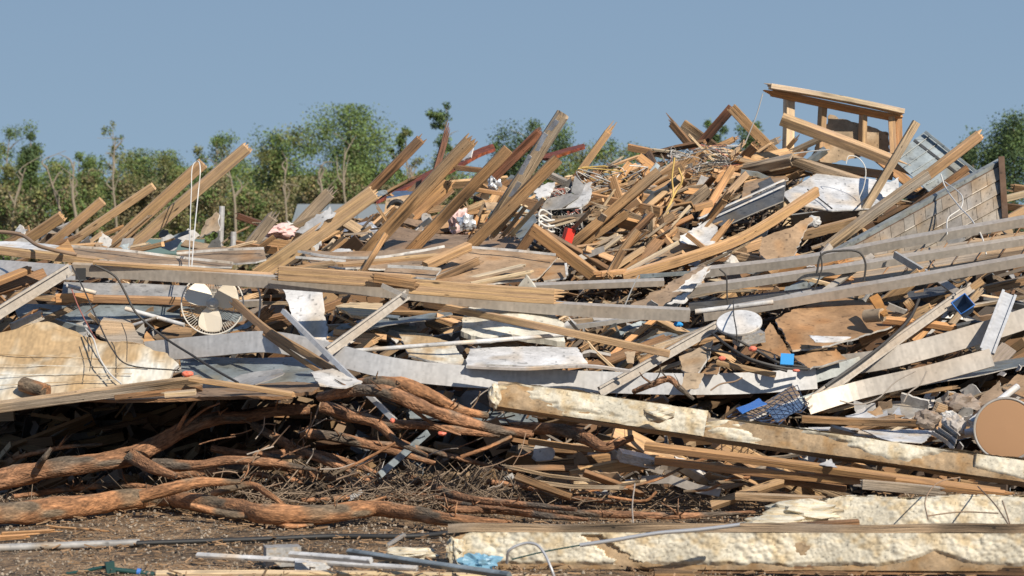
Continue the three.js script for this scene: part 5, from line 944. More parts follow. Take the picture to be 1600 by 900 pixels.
tag(put('pipe_offcut', tubeGeo([P(1353, 494, 14.6), P(1379, 492, 14.5)], .045, { seg: 16, smooth: false }), mats.cardboard), 'brown cardboard tube offcut by the orange rounded board', 'tube');
{
  const t = group('wire_basket', 'blue wire basket crushed below the long diagonal purlin', 'basket', P(1205, 655, 13.6)), a = P(1136, 652, 13.5), b = P(1246, 604, 13.9), c2 = P(1264, 632, 13.5), d = P(1212, 664, 13.2);
  const at = (u, v) => a.clone().lerp(b, u).lerp(d.clone().lerp(c2, u), v).add(V(0, .02 * Math.sin(u * 9 + v * 4), 0));
  for (let i = 0; i <= 11; i++) put('basket_wire', tubeGeo([0, .33, .66, 1].map((v) => at(i / 11, v)), .0028, { seg: 5, sub: 2 }), mats.navy, t);
  for (let j = 0; j <= 6; j++) put('basket_wire', tubeGeo([0, .25, .5, .75, 1].map((u) => at(u, j / 6)), .0028, { seg: 5, sub: 2 }), mats.navy, t);
}
Sh('blue_sheet', 'plastic sheet', 'bright blue plastic sheet lying on the wire basket', [[1150, 638, 13.5], [1186, 622, 13.7], [1198, 630, 13.5], [1160, 648, 13.35]], { m: 'blue', e: 'blue', th: .006 });
Sh('blue_sheet', 'plastic sheet', 'duller blue plastic showing through the wire basket', [[1196, 640, 13.75], [1244, 616, 13.95], [1256, 632, 13.8], [1214, 656, 13.6]], { m: 'blueDull', e: 'blueDull', th: .006 });
Sh('brown_board', 'board', 'brown slat lying under the wire basket', [[1130, 660, 13.7], [1240, 606, 14.1], [1250, 618, 13.9], [1150, 668, 13.6]], { m: 'paperBrown', th: .012 });
{
  const t = group('drum', 'round drum with brown lid and grey rim at the right edge', 'drum', P(1570, 716, 13)), D = 13, c = P(1572, 671, D), r = 50 * D / F, rot = new THREE.Matrix4().makeTranslation(c.x, c.y, c.z).multiply(new THREE.Matrix4().makeRotationFromEuler(new THREE.Euler(-.06, -.2, 0)));
  const lid = new THREE.LatheGeometry([[0, .008], [r * .5, .006], [r * .9, .003], [r * .955, 0], [r * .955, -.01]].map(([x, y]) => new THREE.Vector2(x, y)), 56); lid.rotateX(Math.PI / 2); put('lid', lid.applyMatrix4(rot), mats.lidBrown, t);
  put('rim', new THREE.TorusGeometry(r * .975, .008, 10, 64).applyMatrix4(rot), mats.boxGrey, t);
  const body = new THREE.CylinderGeometry(r * .95, r * .95, .16, 48, 1, true); body.rotateX(Math.PI / 2); put('body', body.translate(0, 0, -.09).applyMatrix4(rot), mats.paperTan, t);
}
lump('plastic_bag', 'bag', 'brown stuffed bag behind the newspapers at the right', [1500, 634, 13.8], [56, 34, 30], 'bagGrey', { rough: .45 });
lump('plastic_bag', 'bag', 'grey-brown plastic bag resting on the brown beam', [1450, 656, 13.3], [42, 28, 26], 'bagGrey', { rough: .4 });
lump('paper_roll', 'paper', 'crumpled newspaper wad next to the drum lid', [1492, 666, 13.2], [34, 40, 26], 'newspaper', { rough: .55 });
lump('paper_roll', 'paper', 'white crumpled paper above the newspaper wad', [1484, 650, 13.4], [26, 14, 16], 'whiteSheet', { rough: .5 });
{ const g = tubeGeo([P(1528, 652, 13.7), P(1540, 640, 13.9)], .036, { seg: 18, smooth: false }); tag(put('tin_can', g, mats.capBrown), 'dark open tin beside the leaning white tube', 'can'); }
for (let i = 0; i < 5; i++) bar('newspaper_fold', 'newspaper', ['lowest', 'second', 'third', 'fourth', 'topmost'][i] + ' folded newspaper sheet fanned out before the drum lid', [[1456 + i * 5, 676 - i * 3, 13.2], [1478 + i * 4, 690 - i * 3, 13.05], [1490 + i * 2, 702 - i * 6, 12.95]], 7, { p: 'strip', t: .004, m: i % 2 ? 'darkMetal' : 'newspaper', roll: 30 });
Sh('crate', 'crate', 'split grey-white carton behind the bright paper sheets', [[1374, 646, 14], [1396, 628, 14.2], [1424, 626, 14.2], [1448, 636, 14], [1420, 652, 13.8]], { m: 'boxGrey', e: 'whiteSheet', th: .012, warp: .03 });
lump('pink_wool', 'insulation', 'pink insulation wool behind the middle joists', [716, 348, 20], [34, 44, 40], 'pinkWool', { rough: .6 });
lump('pink_wool', 'insulation', 'pink insulation wool left of the broad broken joist', [440, 362, 19], [46, 20, 40], 'pinkWool', { rough: .6 });
lump('foil_wad', 'foil', 'crumpled silver foil beside the pink wool', [728, 350, 19.6], [24, 28, 24], 'foil', { rough: .7, d: 3 });
lump('foil_wad', 'foil', 'silver foil heap left of the half-dark joist', [566, 362, 19.4], [52, 24, 40], 'foil', { rough: .7, d: 3 });
lump('foil_wad', 'foil', 'silver foil scrap high behind the plain joist', [772, 284, 21], [20, 26, 24], 'foil', { rough: .7, d: 3 });
Wb('white torn board scrap at the foot of the half-dark joist', [[512, 398, 16.8], [526, 384, 16.9], [545, 382, 16.9], [556, 398, 16.7], [538, 394, 16.7]], { m: 'whiteSheet', jag: .03, warp: .05, tess: .06 });
Wb('white plastic tatters left of the first short joist', [[24, 362, 17.8], [30, 350, 17.8], [42, 358, 17.7], [38, 366, 17.7]], { m: 'whiteSheet', jag: .03, warp: .04, tess: .05 });
Wb('torn tan roofing scrap beside the thin galvanised post', [[312, 372, 18.5], [324, 344, 18.6], [340, 332, 18.6], [342, 360, 18.4]], { m: 'cardboard', jag: .03 });
J('short brown joist stump with split end left of the broad broken joist', [378, 398, 18.2], [426, 340, 17.9], 22, { m: 'grey', sb: .1, t: .06 });
J('rusty dark beam end poking left behind the split stump', [372, 338, 21], [414, 352, 21], 12, { m: 'red', k: .6 });
// ---------------------------------------------------------------- collapsed building behind the joists
Sh('rusty_sheet', 'metal sheet', 'rust-brown roof sheet of the wreck behind the middle joists', [[578, 318, 23], [620, 284, 23.4], [690, 256, 23.8], [772, 232, 24], [776, 240, 23.4], [694, 266, 22.8], [630, 294, 22.5], [590, 322, 22.4]], { m: 'rust', e: 'rust', th: .03, warp: .02, jag: .01 });
Sh('rusty_sheet', 'metal sheet', 'narrow rust-red roof edge right of the pale leaning post', [[838, 248, 23.5], [870, 236, 23.6], [912, 224, 23.6], [914, 232, 23], [860, 248, 22.9]], { m: 'rust', e: 'rust', th: .03 });
J('rust-brown ridge board under the rusty roof', [712, 262, 22.4], [752, 266, 22.2], 10, { m: 'brown' });
J('reddish rafter crossing below the rusty roof', [738, 322, 21], [766, 362, 20.4], 20, { m: 'red', k: 1.1 });
J('slanting dark rafter between the half-dark and plain joists', [640, 356, 21.5], [708, 296, 21.5], 10, { m: 'brown', k: 1.4 });
J('splintered stick rising behind the half-dark joist', [682, 264, 21], [694, 222, 21], 12, { m: 'red', sb: .2, k: 1.2 });
Wb('white sheet corner behind the half-dark joist tip', [[718, 252, 20.6], [734, 232, 20.8], [740, 222, 20.8], [738, 248, 20.5]], { m: 'whiteSheet' });
{
  const t = group('battered_housing', 'battered beige metal housing with blue-grey top behind the joists', 'housing', P(630, 350, 21)), D = 21;
  sheet('side', 0, 0, [[604, 312, D], [640, 306, D], [636, 346, D - .2], [598, 352, D - .2]], { th: .02, m: 'cardboard', e: 'cardboard', parent: t, warp: .02 });
  sheet('top', 0, 0, [[604, 311, D], [616, 299, D + .4], [650, 300, D + .4], [642, 306, D]], { th: .02, m: 'blueDull', e: 'blueDull', parent: t });
  const g = new THREE.TorusGeometry(.07, .025, 8, 20); const c = P(620, 326, D - .1); put('opening', g.translate(c.x, c.y, c.z), mats.blackRubber, t);
}
Wb('tan panel in the frame of the wreck behind the plain joist', [[758, 318, 20.6], [788, 314, 20.6], [782, 330, 20.4], [760, 326, 20.4]], { m: 'cardboard' });
J('tan board above the tan panel in the wreck', [742, 296, 20.8], [792, 304, 20.6], 8, { m: 'orange' });
wire('fence_rail', 'fence', 'thin pale rail far behind the left joists', [[205, 374, 30], [320, 373, 30]], 1.2, 'weather');
Sh('green_sheet', 'sheet', 'dark green panel far behind the left joists', [[210, 374, 29], [320, 374, 29], [318, 398, 28.5], [205, 398, 28.5]], { m: 'sheetGreen', e: 'sheetGreen', th: .02 });
console.log('specials ready');
// ---------------------------------------------------------------- fallen tree limbs
const limbG = (pts, r, o = {}) => tubeGeo(pts.map(([x, y, D]) => P(x, y, D)), r.map((q, i) => .90 * q * pts[Math.min(Math.round(i * (pts.length - 1) / (r.length - 1)), pts.length - 1)][2] / F), { seg: 12, sub: 7, rough: .24, lumps: .4, ...o });
function limb(label, pts, r, subs = [], o = {}) {
  const t = group('fallen_limb', label, 'branch', P(...pts[0]));
  put('stem', limbG(pts, r), mats[o.m ?? 'bark'], t);
  for (let k = 0; k < Math.min(6, pts.length); k++) {
    const i = Math.floor(rr(.5, pts.length - .5)), [x, y, D] = pts[i], L = rr(14, 46), a = rr(-2.6, -.4), rad = rr(1.1, 2.6);
    put('side_shoot', limbG([[x, y, D], [x + Math.cos(a) * L * .5 + rr(-4, 4), y + Math.sin(a) * L * .35, D - .05], [x + Math.cos(a) * L, y + Math.sin(a) * L * .7, D - rr(-.1, .15)]], [rad, rad * .7, rad * .3], { seg: 6 }), mats[o.m ?? 'bark'], t);
  }
  for (const [p, q, n = 'side_branch'] of subs) put(n, limbG(p, q, { seg: 8 }), mats[o.m ?? 'bark'], t);
}
limb('thick upper limb at the left, rising into the dark hollow', [[-40, 760, 13.7], [0, 750, 13.7], [62, 735, 13.7], [124, 726, 13.7], [193, 716, 13.8], [236, 698, 13.9], [271, 679, 13.9], [305, 663, 13.9], [342, 653, 14], [378, 652, 14.1], [430, 642, 14.2], [482, 640, 14.3]], [20, 19, 17, 17, 16, 15, 14, 13, 12, 11, 10, 9],
  [[[[60, 728, 13.6], [70, 714, 13.5], [80, 700, 13.5]], [6, 5, 3], 'broken_stub'], [[[206, 714, 13.7], [240, 732, 13.5], [276, 744, 13.4]], [14, 11, 5]], [[[240, 726, 13.6], [311, 727, 13.5], [358, 719, 13.5], [420, 723, 13.5], [495, 734, 13.4]], [11, 9, 8, 8, 3]], [[[278, 670, 13.8], [296, 640, 13.7], [312, 620, 13.6]], [4, 3, 2]], [[[290, 664, 13.8], [320, 640, 13.6], [344, 630, 13.5]], [3, 2, 1]]]);
limb('thick lowest limb lying along the soil at the left', [[-40, 806], [0, 803], [93, 794], [187, 782], [249, 776], [311, 786], [373, 795], [431, 804], [524, 801], [587, 795], [649, 803], [711, 813], [800, 817]].map(([x, y]) => [...G(x, y, .08)]), [20, 20, 20, 18, 17, 16, 16, 17, 16, 15, 13, 11, 5],
  [[[[220, 776, 13.1], [264, 764, 13.1], [311, 754, 13.1], [376, 753, 13.1]], [12, 11, 10, 4]], [[[330, 772, 13.2], [389, 758, 13.2], [420, 772, 13], [452, 796, 12.9]], [6, 7, 6, 4]], [[[300, 790, 12.9], [360, 804, 12.8], [420, 806, 12.75]], [6, 7, 5]], [[[540, 796, 12.9], [580, 784, 13], [604, 776, 13]], [6, 4, 2]], [[[420, 812, 12.7], [450, 822, 12.6], [490, 820, 12.6]], [6, 5, 2]]], { m: 'barkBare' });
limb('wavy limb lying above the lowest limb in the middle', [[422, 745], [487, 742], [549, 757], [618, 749], [664, 757], [727, 779], [804, 787], [900, 796]].map(([x, y]) => [...G(x, y, .1)]), [8, 9, 10, 10, 9, 8, 6, 4], [[[[425, 756, 14], [470, 764, 13.9], [520, 772, 13.8]], [5, 5, 2]]]);
limb('arching limb with stripped bark in the centre, lower strand', [[500, 620, 13.4], [556, 610, 13.2], [602, 613, 13.1], [649, 631, 13.1], [700, 650, 13.2], [773, 671, 13.4], [830, 678, 13.6]], [9, 10, 12, 12, 11, 9, 7], [[[[640, 636, 13.2], [680, 664, 13.2], [720, 680, 13.2]], [4, 3, 2]]]);
limb('arching limb in the centre, upper strand', [[548, 604, 13.6], [590, 597, 13.4], [630, 602, 13.3], [670, 618, 13.3], [711, 638, 13.4], [760, 650, 13.6]], [9, 12, 13, 12, 10, 6], [], { m: 'barkBare' });
limb('gnarled grey-brown limb end bowed under the foam beam', [[800, 668, 13.9], [878, 672, 13.7], [920, 686, 13.5], [944, 698, 13.4], [988, 684, 13.5]], [10, 11, 11, 10, 6]);
limb('limb forking down toward the blue-grey bar', [[505, 636, 13.7], [549, 650, 13.6], [590, 662, 13.5], [622, 690, 13.4], [668, 712, 13.3]], [12, 11, 9, 6, 3], [[[[588, 662, 13.5], [660, 664, 13.5], [715, 672, 13.5], [780, 680, 13.6]], [8, 8, 7, 5]]]);
limb('straight limb slanting down through the brushwood', [[395, 664, 14], [430, 684, 13.9], [462, 702, 13.8], [524, 726, 13.6], [556, 740, 13.5]], [7, 8, 8, 7, 4], [[[[400, 708, 13.8], [440, 714, 13.7], [476, 714, 13.7]], [4, 4, 3]]]);
limb('dark limb right of the diagonal purlin foot', [[990, 612, 13.7], [1020, 600, 13.6], [1044, 592, 13.6], [1062, 606, 13.5], [1084, 624, 13.5]], [5, 6, 6, 5, 3]);
limb('long thin limb on the soil before the foam beam', [[800, 790], [880, 800], [960, 804], [1060, 806], [1180, 800]].map(([x, y]) => [...G(x, y, .04)]), [8, 7, 6, 6, 3]);
limb('grey limb lying between the wavy limb and foam wall', [[700, 796], [790, 798], [850, 806], [920, 812]].map(([x, y]) => [...G(x, y, .05)]), [6, 7, 6, 3]);
for (const [l, p, r] of [
  ['thin limb curving above the thick lowest limb', [[20, 776], [110, 764], [200, 758], [290, 770]], [4, 5, 5, 2]],
  ['slim limb crossing behind the wavy limb', [[380, 738], [470, 752], [560, 772], [660, 784]], [5, 5, 4, 2]],
  ['slim limb low on the soil under the wavy limb', [[470, 782], [560, 776], [650, 774], [740, 790], [830, 800]], [4, 5, 5, 4, 2]],
  ['slender limb reaching right under the arching limbs', [[560, 690], [650, 700], [740, 722], [820, 740]], [5, 5, 4, 2]],
  ['short crooked limb beside the flattened cardboard', [[760, 752], [820, 760], [880, 776], [960, 784]], [5, 6, 5, 3]],
  ['bent limb between the thick upper limb and the wavy limb', [[262, 742], [340, 736], [430, 726], [500, 744], [560, 752]], [7, 9, 9, 7, 4]],
  ['smooth limb overlapping the straight slanting limb', [[330, 700], [400, 712], [470, 706], [540, 722], [610, 748]], [6, 8, 8, 6, 3]],
  ['rounded limb tucked under the arching limbs', [[470, 676], [530, 684], [600, 702], [680, 724]], [9, 9, 7, 4]],
  ['slim limb at the foot of the dark hollow', [[20, 716], [90, 700], [160, 694]], [4, 4, 2]],
]) limb(l, p.map(([x, y]) => [x, y, Math.min(groundD(y + 18), 14)]), r);
for (const [i, p] of [[[975, 762], [1030, 748], [1085, 722], [1134, 710]], [[950, 776], [1010, 782], [1026, 768]], [[1068, 768], [1110, 764], [1140, 748], [1172, 746]], [[900, 770], [940, 764], [1000, 752]], [[520, 742], [570, 718], [618, 692]], [[720, 714], [760, 700], [800, 682]], [[1236, 770], [1258, 742], [1278, 716]]].entries())
  wire('stick', 'stick', ['long curved stick propped before the flattened cardboard', 'short forked stick on the soil before the cardboard', 'pale crooked stick below the long orange plank', 'stick lying beside the flattened cardboard box', 'pale straight stick across the brushwood', 'stick leaning right of the blue-grey bar', 'thin stalk leaning on the orange planks'][i], p.map(([x, y]) => [x, y, 13.3]), i === 5 ? 3 : 2.2, 'barkBare');
for (let i = 0; i < 44; i++) { const x = rr(300, 800), y = rr(620, 770), D = 13.1 + (770 - y) * .006, a = rr(-1.2, 1.2), L = rr(20, 60); wire('twig', 'twig', 'thin bare twig sticking out of the brushwood under the limbs', [[x, y, D], [x + Math.cos(a) * L * .5 + rr(-5, 5), y - Math.abs(Math.sin(a)) * L * .5, D], [x + Math.cos(a) * L, y - Math.abs(Math.sin(a)) * L + rr(-8, 8), D + rr(-.1, .1)]], rr(.6, 1.3), pick(['twig', 'twigGrey', 'bark']), { group: 'twigs in the brushwood', seg: 5 }); }
// ---------------------------------------------------------------- foam-crusted beams
function cell(x, y) { const X = Math.floor(x), Y = Math.floor(y); let b = 9; for (let i = -1; i < 2; i++) for (let j = -1; j < 2; j++) { const h = Math.sin((X + i) * 127.1 + (Y + j) * 311.7) * 43758.5453, g = Math.sin((X + i) * 269.5 + (Y + j) * 183.3) * 24634.6345; const d = Math.hypot(X + i + (h - Math.floor(h)) - x, Y + j + (g - Math.floor(g)) - y); if (d < b) b = d; } return b; }
function foamOn(parent, A, B, up, nrm, hgt, { mask, amp = .012, base = .014, step = .007, cs = .018, m = 'foam', bot = 0, flow = 0 }) {
  const L = A.distanceTo(B), u = B.clone().sub(A).normalize(), nx = Math.round(L / step), ny = Math.max(4, Math.round(hgt / step)), pos = [], uv = [], idx = [], on = [], q = rr(0, 40);
  for (let j = 0; j <= ny; j++) for (let i = 0; i <= nx; i++) {
    const x = i / nx * L, y = j / ny * hgt, k = mask(x, y / hgt, L), yo = y - (bot ? bot * (1 - j / ny) * (noise(q + x * 5, 1) + .6 * noise(q + x * 16, 4)) : 0);
    const mx = clamp(.5 + 1.1 * noise(q + x * 3.1, y * 3.1, 11), 0, 1), c = lerp(1 - cell((x + .3 * y * flow) / cs, y / (cs * .8)), 1 - cell((x + .2 * y) / (cs * 2.1) + 7, y / (cs * 1.5)), mx), bump = amp * (c * (.45 + .5 * mx) + .5 * noise(q + x * 14, y * 14, 2) + .5 * noise(q + x * 5, y * 5, 7));
    const z = k > 0 ? Math.max(.003, (base + bump) * clamp(k * 9, .15, 1)) : -.004; on.push(k > 0);
    const p = A.clone().addScaledVector(u, x).addScaledVector(up, yo + (x < .12 ? -.3 * (.12 - x) * (y / hgt) : 0)).addScaledVector(nrm, z + .01 * noise(q + x * 2.3, y * 6, 4)); pos.push(p.x, p.y, p.z); uv.push(x + q, y);
  }
  for (let j = 0; j < ny; j++) for (let i = 0; i < nx; i++) { const a = j * (nx + 1) + i; if (on[a] || on[a + 1] || on[a + nx + 1] || on[a + nx + 2]) idx.push(a, a + 1, a + nx + 2, a, a + nx + 2, a + nx + 1); }
  const g = new THREE.BufferGeometry(); g.setAttribute('position', new THREE.Float32BufferAttribute(pos, 3)); g.setAttribute('uv', new THREE.Float32BufferAttribute(uv, 2)); g.setIndex(idx); g.computeVertexNormals();
  return put('foam_crust', g, mats[m], parent);
}
function box4(A0, B0, up, nrm, hgt, th, N = 28) { const s = new Soup(), q0 = rr(0, 50), wob = (f) => A0.clone().lerp(B0, f).addScaledVector(up, .014 * noise(q0 + f * 6, 1) + .006 * noise(q0 + f * 22, 2)).addScaledVector(nrm, .012 * noise(q0 + f * 5, 7) - .006);
 for (let sgi = 0; sgi < N; sgi++) { const A = wob(sgi / N), B = wob((sgi + 1) / N), o = A0.distanceTo(B0) * sgi / N, u = [V(0, 0, 0), up.clone().multiplyScalar(hgt), up.clone().multiplyScalar(hgt).addScaledVector(nrm, -th), nrm.clone().multiplyScalar(-th)], L = A.distanceTo(B), f = u.map((q) => A.clone().add(q)), b = u.map((q) => B.clone().add(q)), pv = [0, hgt, hgt + th, 2 * hgt + th, 2 * hgt + 2 * th]; for (let i = 0; i < 4; i++) { const j = (i + 1) % 4; s.quad(f[i], b[i], b[j], f[j], [o, pv[i]], [o + L, pv[i]], [o + L, pv[i + 1]], [o, pv[i + 1]]); } if (!sgi) s.quad(f[0], f[1], f[2], f[3], [0, 0], [0, hgt], [th, hgt], [th, 0]); if (sgi === N - 1) s.quad(b[0], b[1], b[2], b[3], [0, 0], [0, hgt], [th, hgt], [th, 0]); }
 return s.geo(); }
{ // front wall section
  const t = group('foam_wall_section', 'front wall section crusted with cream spray foam along the bottom right', 'foam wall', P(1150, 893, 10.9)), A = P(700, 888, 11.1), B = P(1660, 893, 10.55), u = B.clone().sub(A).normalize(), nrm = V(.1, .12, 1).normalize(); nrm.addScaledVector(u, -nrm.dot(u)).normalize(); const up = new THREE.Vector3().crossVectors(nrm, u).normalize();
  put('plank', tint(box4(A.clone().addScaledVector(up, -.02).addScaledVector(u, .06), B.clone().addScaledVector(up, -.02), up, nrm, .21, .05)), mats.brown, t);
  put('top_plate', tint(box4(A.clone().addScaledVector(up, .186).addScaledVector(nrm, .012), B.clone().addScaledVector(up, .186).addScaledVector(nrm, .012), up, nrm, .046, .14)), mats.grey, t);
  foamOn(t, A, B, up, nrm, .186, { mask: (x, y) => .2 + .6 * noise(x * 3, y * 2, 3), amp: .008, base: .001, cs: .02, m: 'foamBrown' }).name = 'foam_skin';
  foamOn(t, A, B, up, nrm, .186, { mask: (x, y, L) => Math.min(y - .10 - .16 * Math.max(0, noise(x * 1.7, 3)) - .10 * noise(x * 6, 9) - (x > 2.25 && x < 2.7 ? .35 * (1 - Math.abs(x - 2.47) / .23) : 0), Math.abs(x - .98 - y * -.25) > .05 + .04 * noise(y * 9, 2) || y > .93 ? 1 : -1, x - .02 - .05 * noise(y * 6, 8) - .03 * y), amp: .016, step: .0055, bot: .012, cs: .017, flow: 1.6 });
}
{ // slab behind it
  const t = group('foam_slab', 'cream spray-foam slab lying behind the front wall section', 'foam slab', P(1400, 826, 12)), A = P(1278, 828, 12), B = P(1660, 828, 11.7), u = B.clone().sub(A).normalize(), nrm = V(.08, .35, 1).normalize(); nrm.addScaledVector(u, -nrm.dot(u)).normalize(); const up = new THREE.Vector3().crossVectors(nrm, u).normalize();
  put('board', tint(box4(A.clone().addScaledVector(nrm, -.004), B.clone().addScaledVector(nrm, -.004), up, nrm, .165, .05)), mats.weather, t);
  foamOn(t, A, B, up, nrm, .2, { mask: (x, y) => Math.min(x - .03 - .06 * noise(y * 5, 3), .95 - y - .12 * noise(x * 3, 2) - .07 * noise(x * 11, 5)), amp: .014, step: .0055, cs: .018, flow: 1.4 });
  foamOn(t, A.clone().addScaledVector(up, .166).addScaledVector(nrm, -.09), B.clone().addScaledVector(up, .166).addScaledVector(nrm, -.09), nrm, up, .1, { mask: (x, y) => .25 + .4 * noise(x * 3, y * 4, 2), amp: .02, base: .012, cs: .03 });
}
{ // long diagonal beam
  const t = group('foam_beam', 'long beam crusted with torn cream foam slanting across the right half', 'foam beam', P(1180, 690, 13.3));
  for (const [i, [x0, y0, D0, x1, y1, D1]] of [[770, 634, 13.6, 1100, 683, 13.25], [1100, 683, 13.25, 1660, 762, 12.6]].entries()) {
    const A = P(x0, y0, D0), B = P(x1, y1, D1), u = B.clone().sub(A).normalize(), nrm = V(.12, .3, 1).normalize(); nrm.addScaledVector(u, -nrm.dot(u)).normalize(); const up = new THREE.Vector3().crossVectors(nrm, u).normalize(), h = i ? .128 : .165;
    put('timber', tint(box4(A, B, up, nrm, h, .1), 1.05), mats.weather, t);
    foamOn(t, A, B, up, nrm, h, { mask: (x, y) => .3 + .5 * noise(x * 2.4, y * 2, 8), amp: .012, base: .001, cs: .022, m: 'foamBrown' }).name = 'foam_skin';
    foamOn(t, A.clone().addScaledVector(nrm, .002), B.clone().addScaledVector(nrm, .002), up, nrm, h, { mask: i ? (x, y, L) => Math.max(.5 * noise(x * 1.9 + 3, y * .8, 1) + .32 * y - .16 + .15 * noise(x * 9, y * 5, 6), x > L * .76 ? y - .35 + (x - L * .76) : -1) : (x, y) => .45 * y + .42 * noise(x * 2.6 + 7, y * 1.3, 4) - .06 + .16 * noise(x * 11, y * 6, 2) + clamp(x - .4, -.2, .2), amp: .010, base: .014, cs: .018 });
    foamOn(t, A.clone().addScaledVector(up, h).addScaledVector(nrm, -.1), B.clone().addScaledVector(up, h).addScaledVector(nrm, -.1), nrm, up, .1, { mask: (x, y) => .2 + .5 * noise(x * 2.2, y * 3, 9), amp: .012, base: .006, cs: .02 });
  }
  const e = P(772, 618, 13.6); const g = new THREE.IcosahedronGeometry(.055, 3), a = g.attributes.position; for (let i = 0; i < a.count; i++) { const v = V(a.getX(i), a.getY(i), a.getZ(i)), s = 1 + .5 * noise(v.x * 30, v.y * 30, v.z * 30); a.setXYZ(i, v.x * s * .7, v.y * s * 1.3, v.z * s); } g.computeVertexNormals(); put('foam_lump', g.translate(e.x, e.y, e.z), mats.foam, t);
  const e2 = P(1030, 646, 13.15), g2 = new THREE.IcosahedronGeometry(.06, 4), b = g2.attributes.position; for (let i = 0; i < b.count; i++) { const v = V(b.getX(i), b.getY(i), b.getZ(i)), s = 1 + .5 * noise(v.x * 24, v.y * 24, v.z * 24 + 5); b.setXYZ(i, v.x * s * 1.5, v.y * s * .8, v.z * s); } g2.computeVertexNormals(); put('foam_lump', g2.translate(e2.x, e2.y, e2.z), mats.foam, t);
}
lump('foam_chunk', 'foam chunk', 'pale foam chunk on the soil left of the front wall section', [...G(640, 866, .04)], [84, 20, 40], 'foam', { rough: .4 });
lump('foam_chunk', 'foam chunk', 'flat pale foam spill between the foam slab and the long thin limb', [1216, 818, 11.8], [130, 24, 60], 'foam', { rough: .35 });
lump('foam_chunk', 'foam chunk', 'brown-skinned foam scrap at the left end of the foam slab', [1226, 806, 12], [60, 24, 50], 'foamBrown', { rough: .5 });
lump('foam_chunk', 'foam chunk', 'torn foam and wood lump at the left tip of the front wall section', [712, 860, 11.05], [26, 40, 30], 'foam', { rough: .6 });
lump('foam_chunk', 'foam chunk', 'long tapered foam tongue reaching left from the foam slab', [1252, 800, 11.9], [120, 34, 60], 'foam', { rough: .45 });
lump('blue_bag', 'bag', 'crumpled blue plastic bag at the left end of the front wall section', [748, 880, 10.9], [54, 28, 34], 'plasticBlue', { rough: .8 });
// ---------------------------------------------------------------- ground pieces
{
  const t = group('hose_sprinkler', 'dark green hose fitting with a valve on the soil at the bottom', 'hose fitting', P(165, 896, 10.8)), g = (p, r) => tubeGeo(p.map(([x, y]) => P(x, y, 10.85)), r, { seg: 10, sub: 4 });
  put('hose', g([[104, 896], [130, 893], [152, 888], [166, 886]], .009), mats.greenDark, t); put('hose', g([[178, 890], [205, 893], [244, 898]], .013), mats.greenDark, t); put('valve', boxGeo([172, 887, 10.82], [.045, .06, .04], [0, 20, 8]), mats.greenDark, t); put('collar', g([[214, 893], [220, 894]], .017), mats.blue, t);
}
wire('flexible_conduit', 'conduit', 'flexible metal conduit lying along the front wall section', [[906, 852, 10.7], [960, 844, 10.68], [1028, 833, 10.66], [1090, 828, 10.64], [1156, 820, 10.62]], 3.2, 'steelRod', { seg: 10 });
wire('green_wire', 'cable', 'green wire leading left from the flexible conduit', [[800, 874, 10.7], [850, 862, 10.68], [906, 852, 10.66]], 1.2, 'greenDark');
wire('bent_rod', 'rod', 'bent steel rod hooked before the front wall section', [[792, 880, 10.55], [796, 860, 10.5], [820, 849, 10.5], [838, 851, 10.48], [850, 864, 10.45], [862, 890, 10.4], [868, 908, 10.4]], 2.2, 'steelRod', { seg: 10 });
for (const [i, p] of [[[1450, 812, 11.2], [1446, 780, 11.6], [1470, 752, 12], [1500, 746, 12.1]], [[1450, 806, 11.2], [1500, 800, 11.2], [1560, 802, 11.1]], [[1528, 760, 11.9], [1556, 790, 11.3], [1580, 826, 10.9]], [[1566, 782, 11.4], [1572, 800, 11.2], [1580, 826, 10.9]]].entries()) wire('twig', 'twig', ['thin arching twig over the foam slab', 'twig lying flat over the foam slab', 'twig curving down the foam slab near the right edge', 'short forked twig at the right edge of the foam slab'][i], p, 1.1, 'twig');
wire('twig', 'twig', 'thin dry stalk upright before the front wall section', [[990, 824, 11.2], [988, 790, 11.4], [992, 756, 11.6]], 1.2, 'twigGrey');
for (const [i, [x0, y0, x1, y1, w]] of [[5, 834, 78, 830, 7], [-20, 842, 40, 838, 9], [88, 824, 150, 828, 5]].entries()) bar('bark_strip', 'bark', ['upper', 'left-edge', 'longer thin'][i] + ' strip of torn bark below the lowest limb', [G(x0, y0, .02), G(x1, y1, .02)], w, { m: 'orange', t: .012, sa: .08, sb: .08, roll: 40 });
console.log('ground ready');
// ---------------------------------------------------------------- loose scraps one by one
const variants = { board: [], lath: [], chip: [], strip: [] };
for (let i = 0; i < 7; i++) { const L = rr(.3, .85), w = rr(.04, .11), t = rr(.022, .042); const pts = [0, .5, 1].map((f) => V((f - .5) * L, .01 * (f === .5 ? rr(-1, 1) : 0), 0)); variants.board.push(tint(sweep(rectProfile(w, t, .003), pts, { hint: V(0, 0, 1), sa: R() < .6 ? rr(.03, .1) : 0, sb: R() < .6 ? rr(.03, .12) : 0, w, t }))); }
for (let i = 0; i < 5; i++) { const L = rr(.35, .8), w = rr(.018, .04), t = rr(.01, .02); variants.lath.push(tint(sweep(rectProfile(w, t, .002), [0, .5, 1].map((f) => V((f - .5) * L, .02 * (f === .5 ? rr(-1, 1) : 0), 0)), { hint: V(0, 0, 1), sa: rr(.02, .09), sb: rr(.02, .09), w, t }))); }
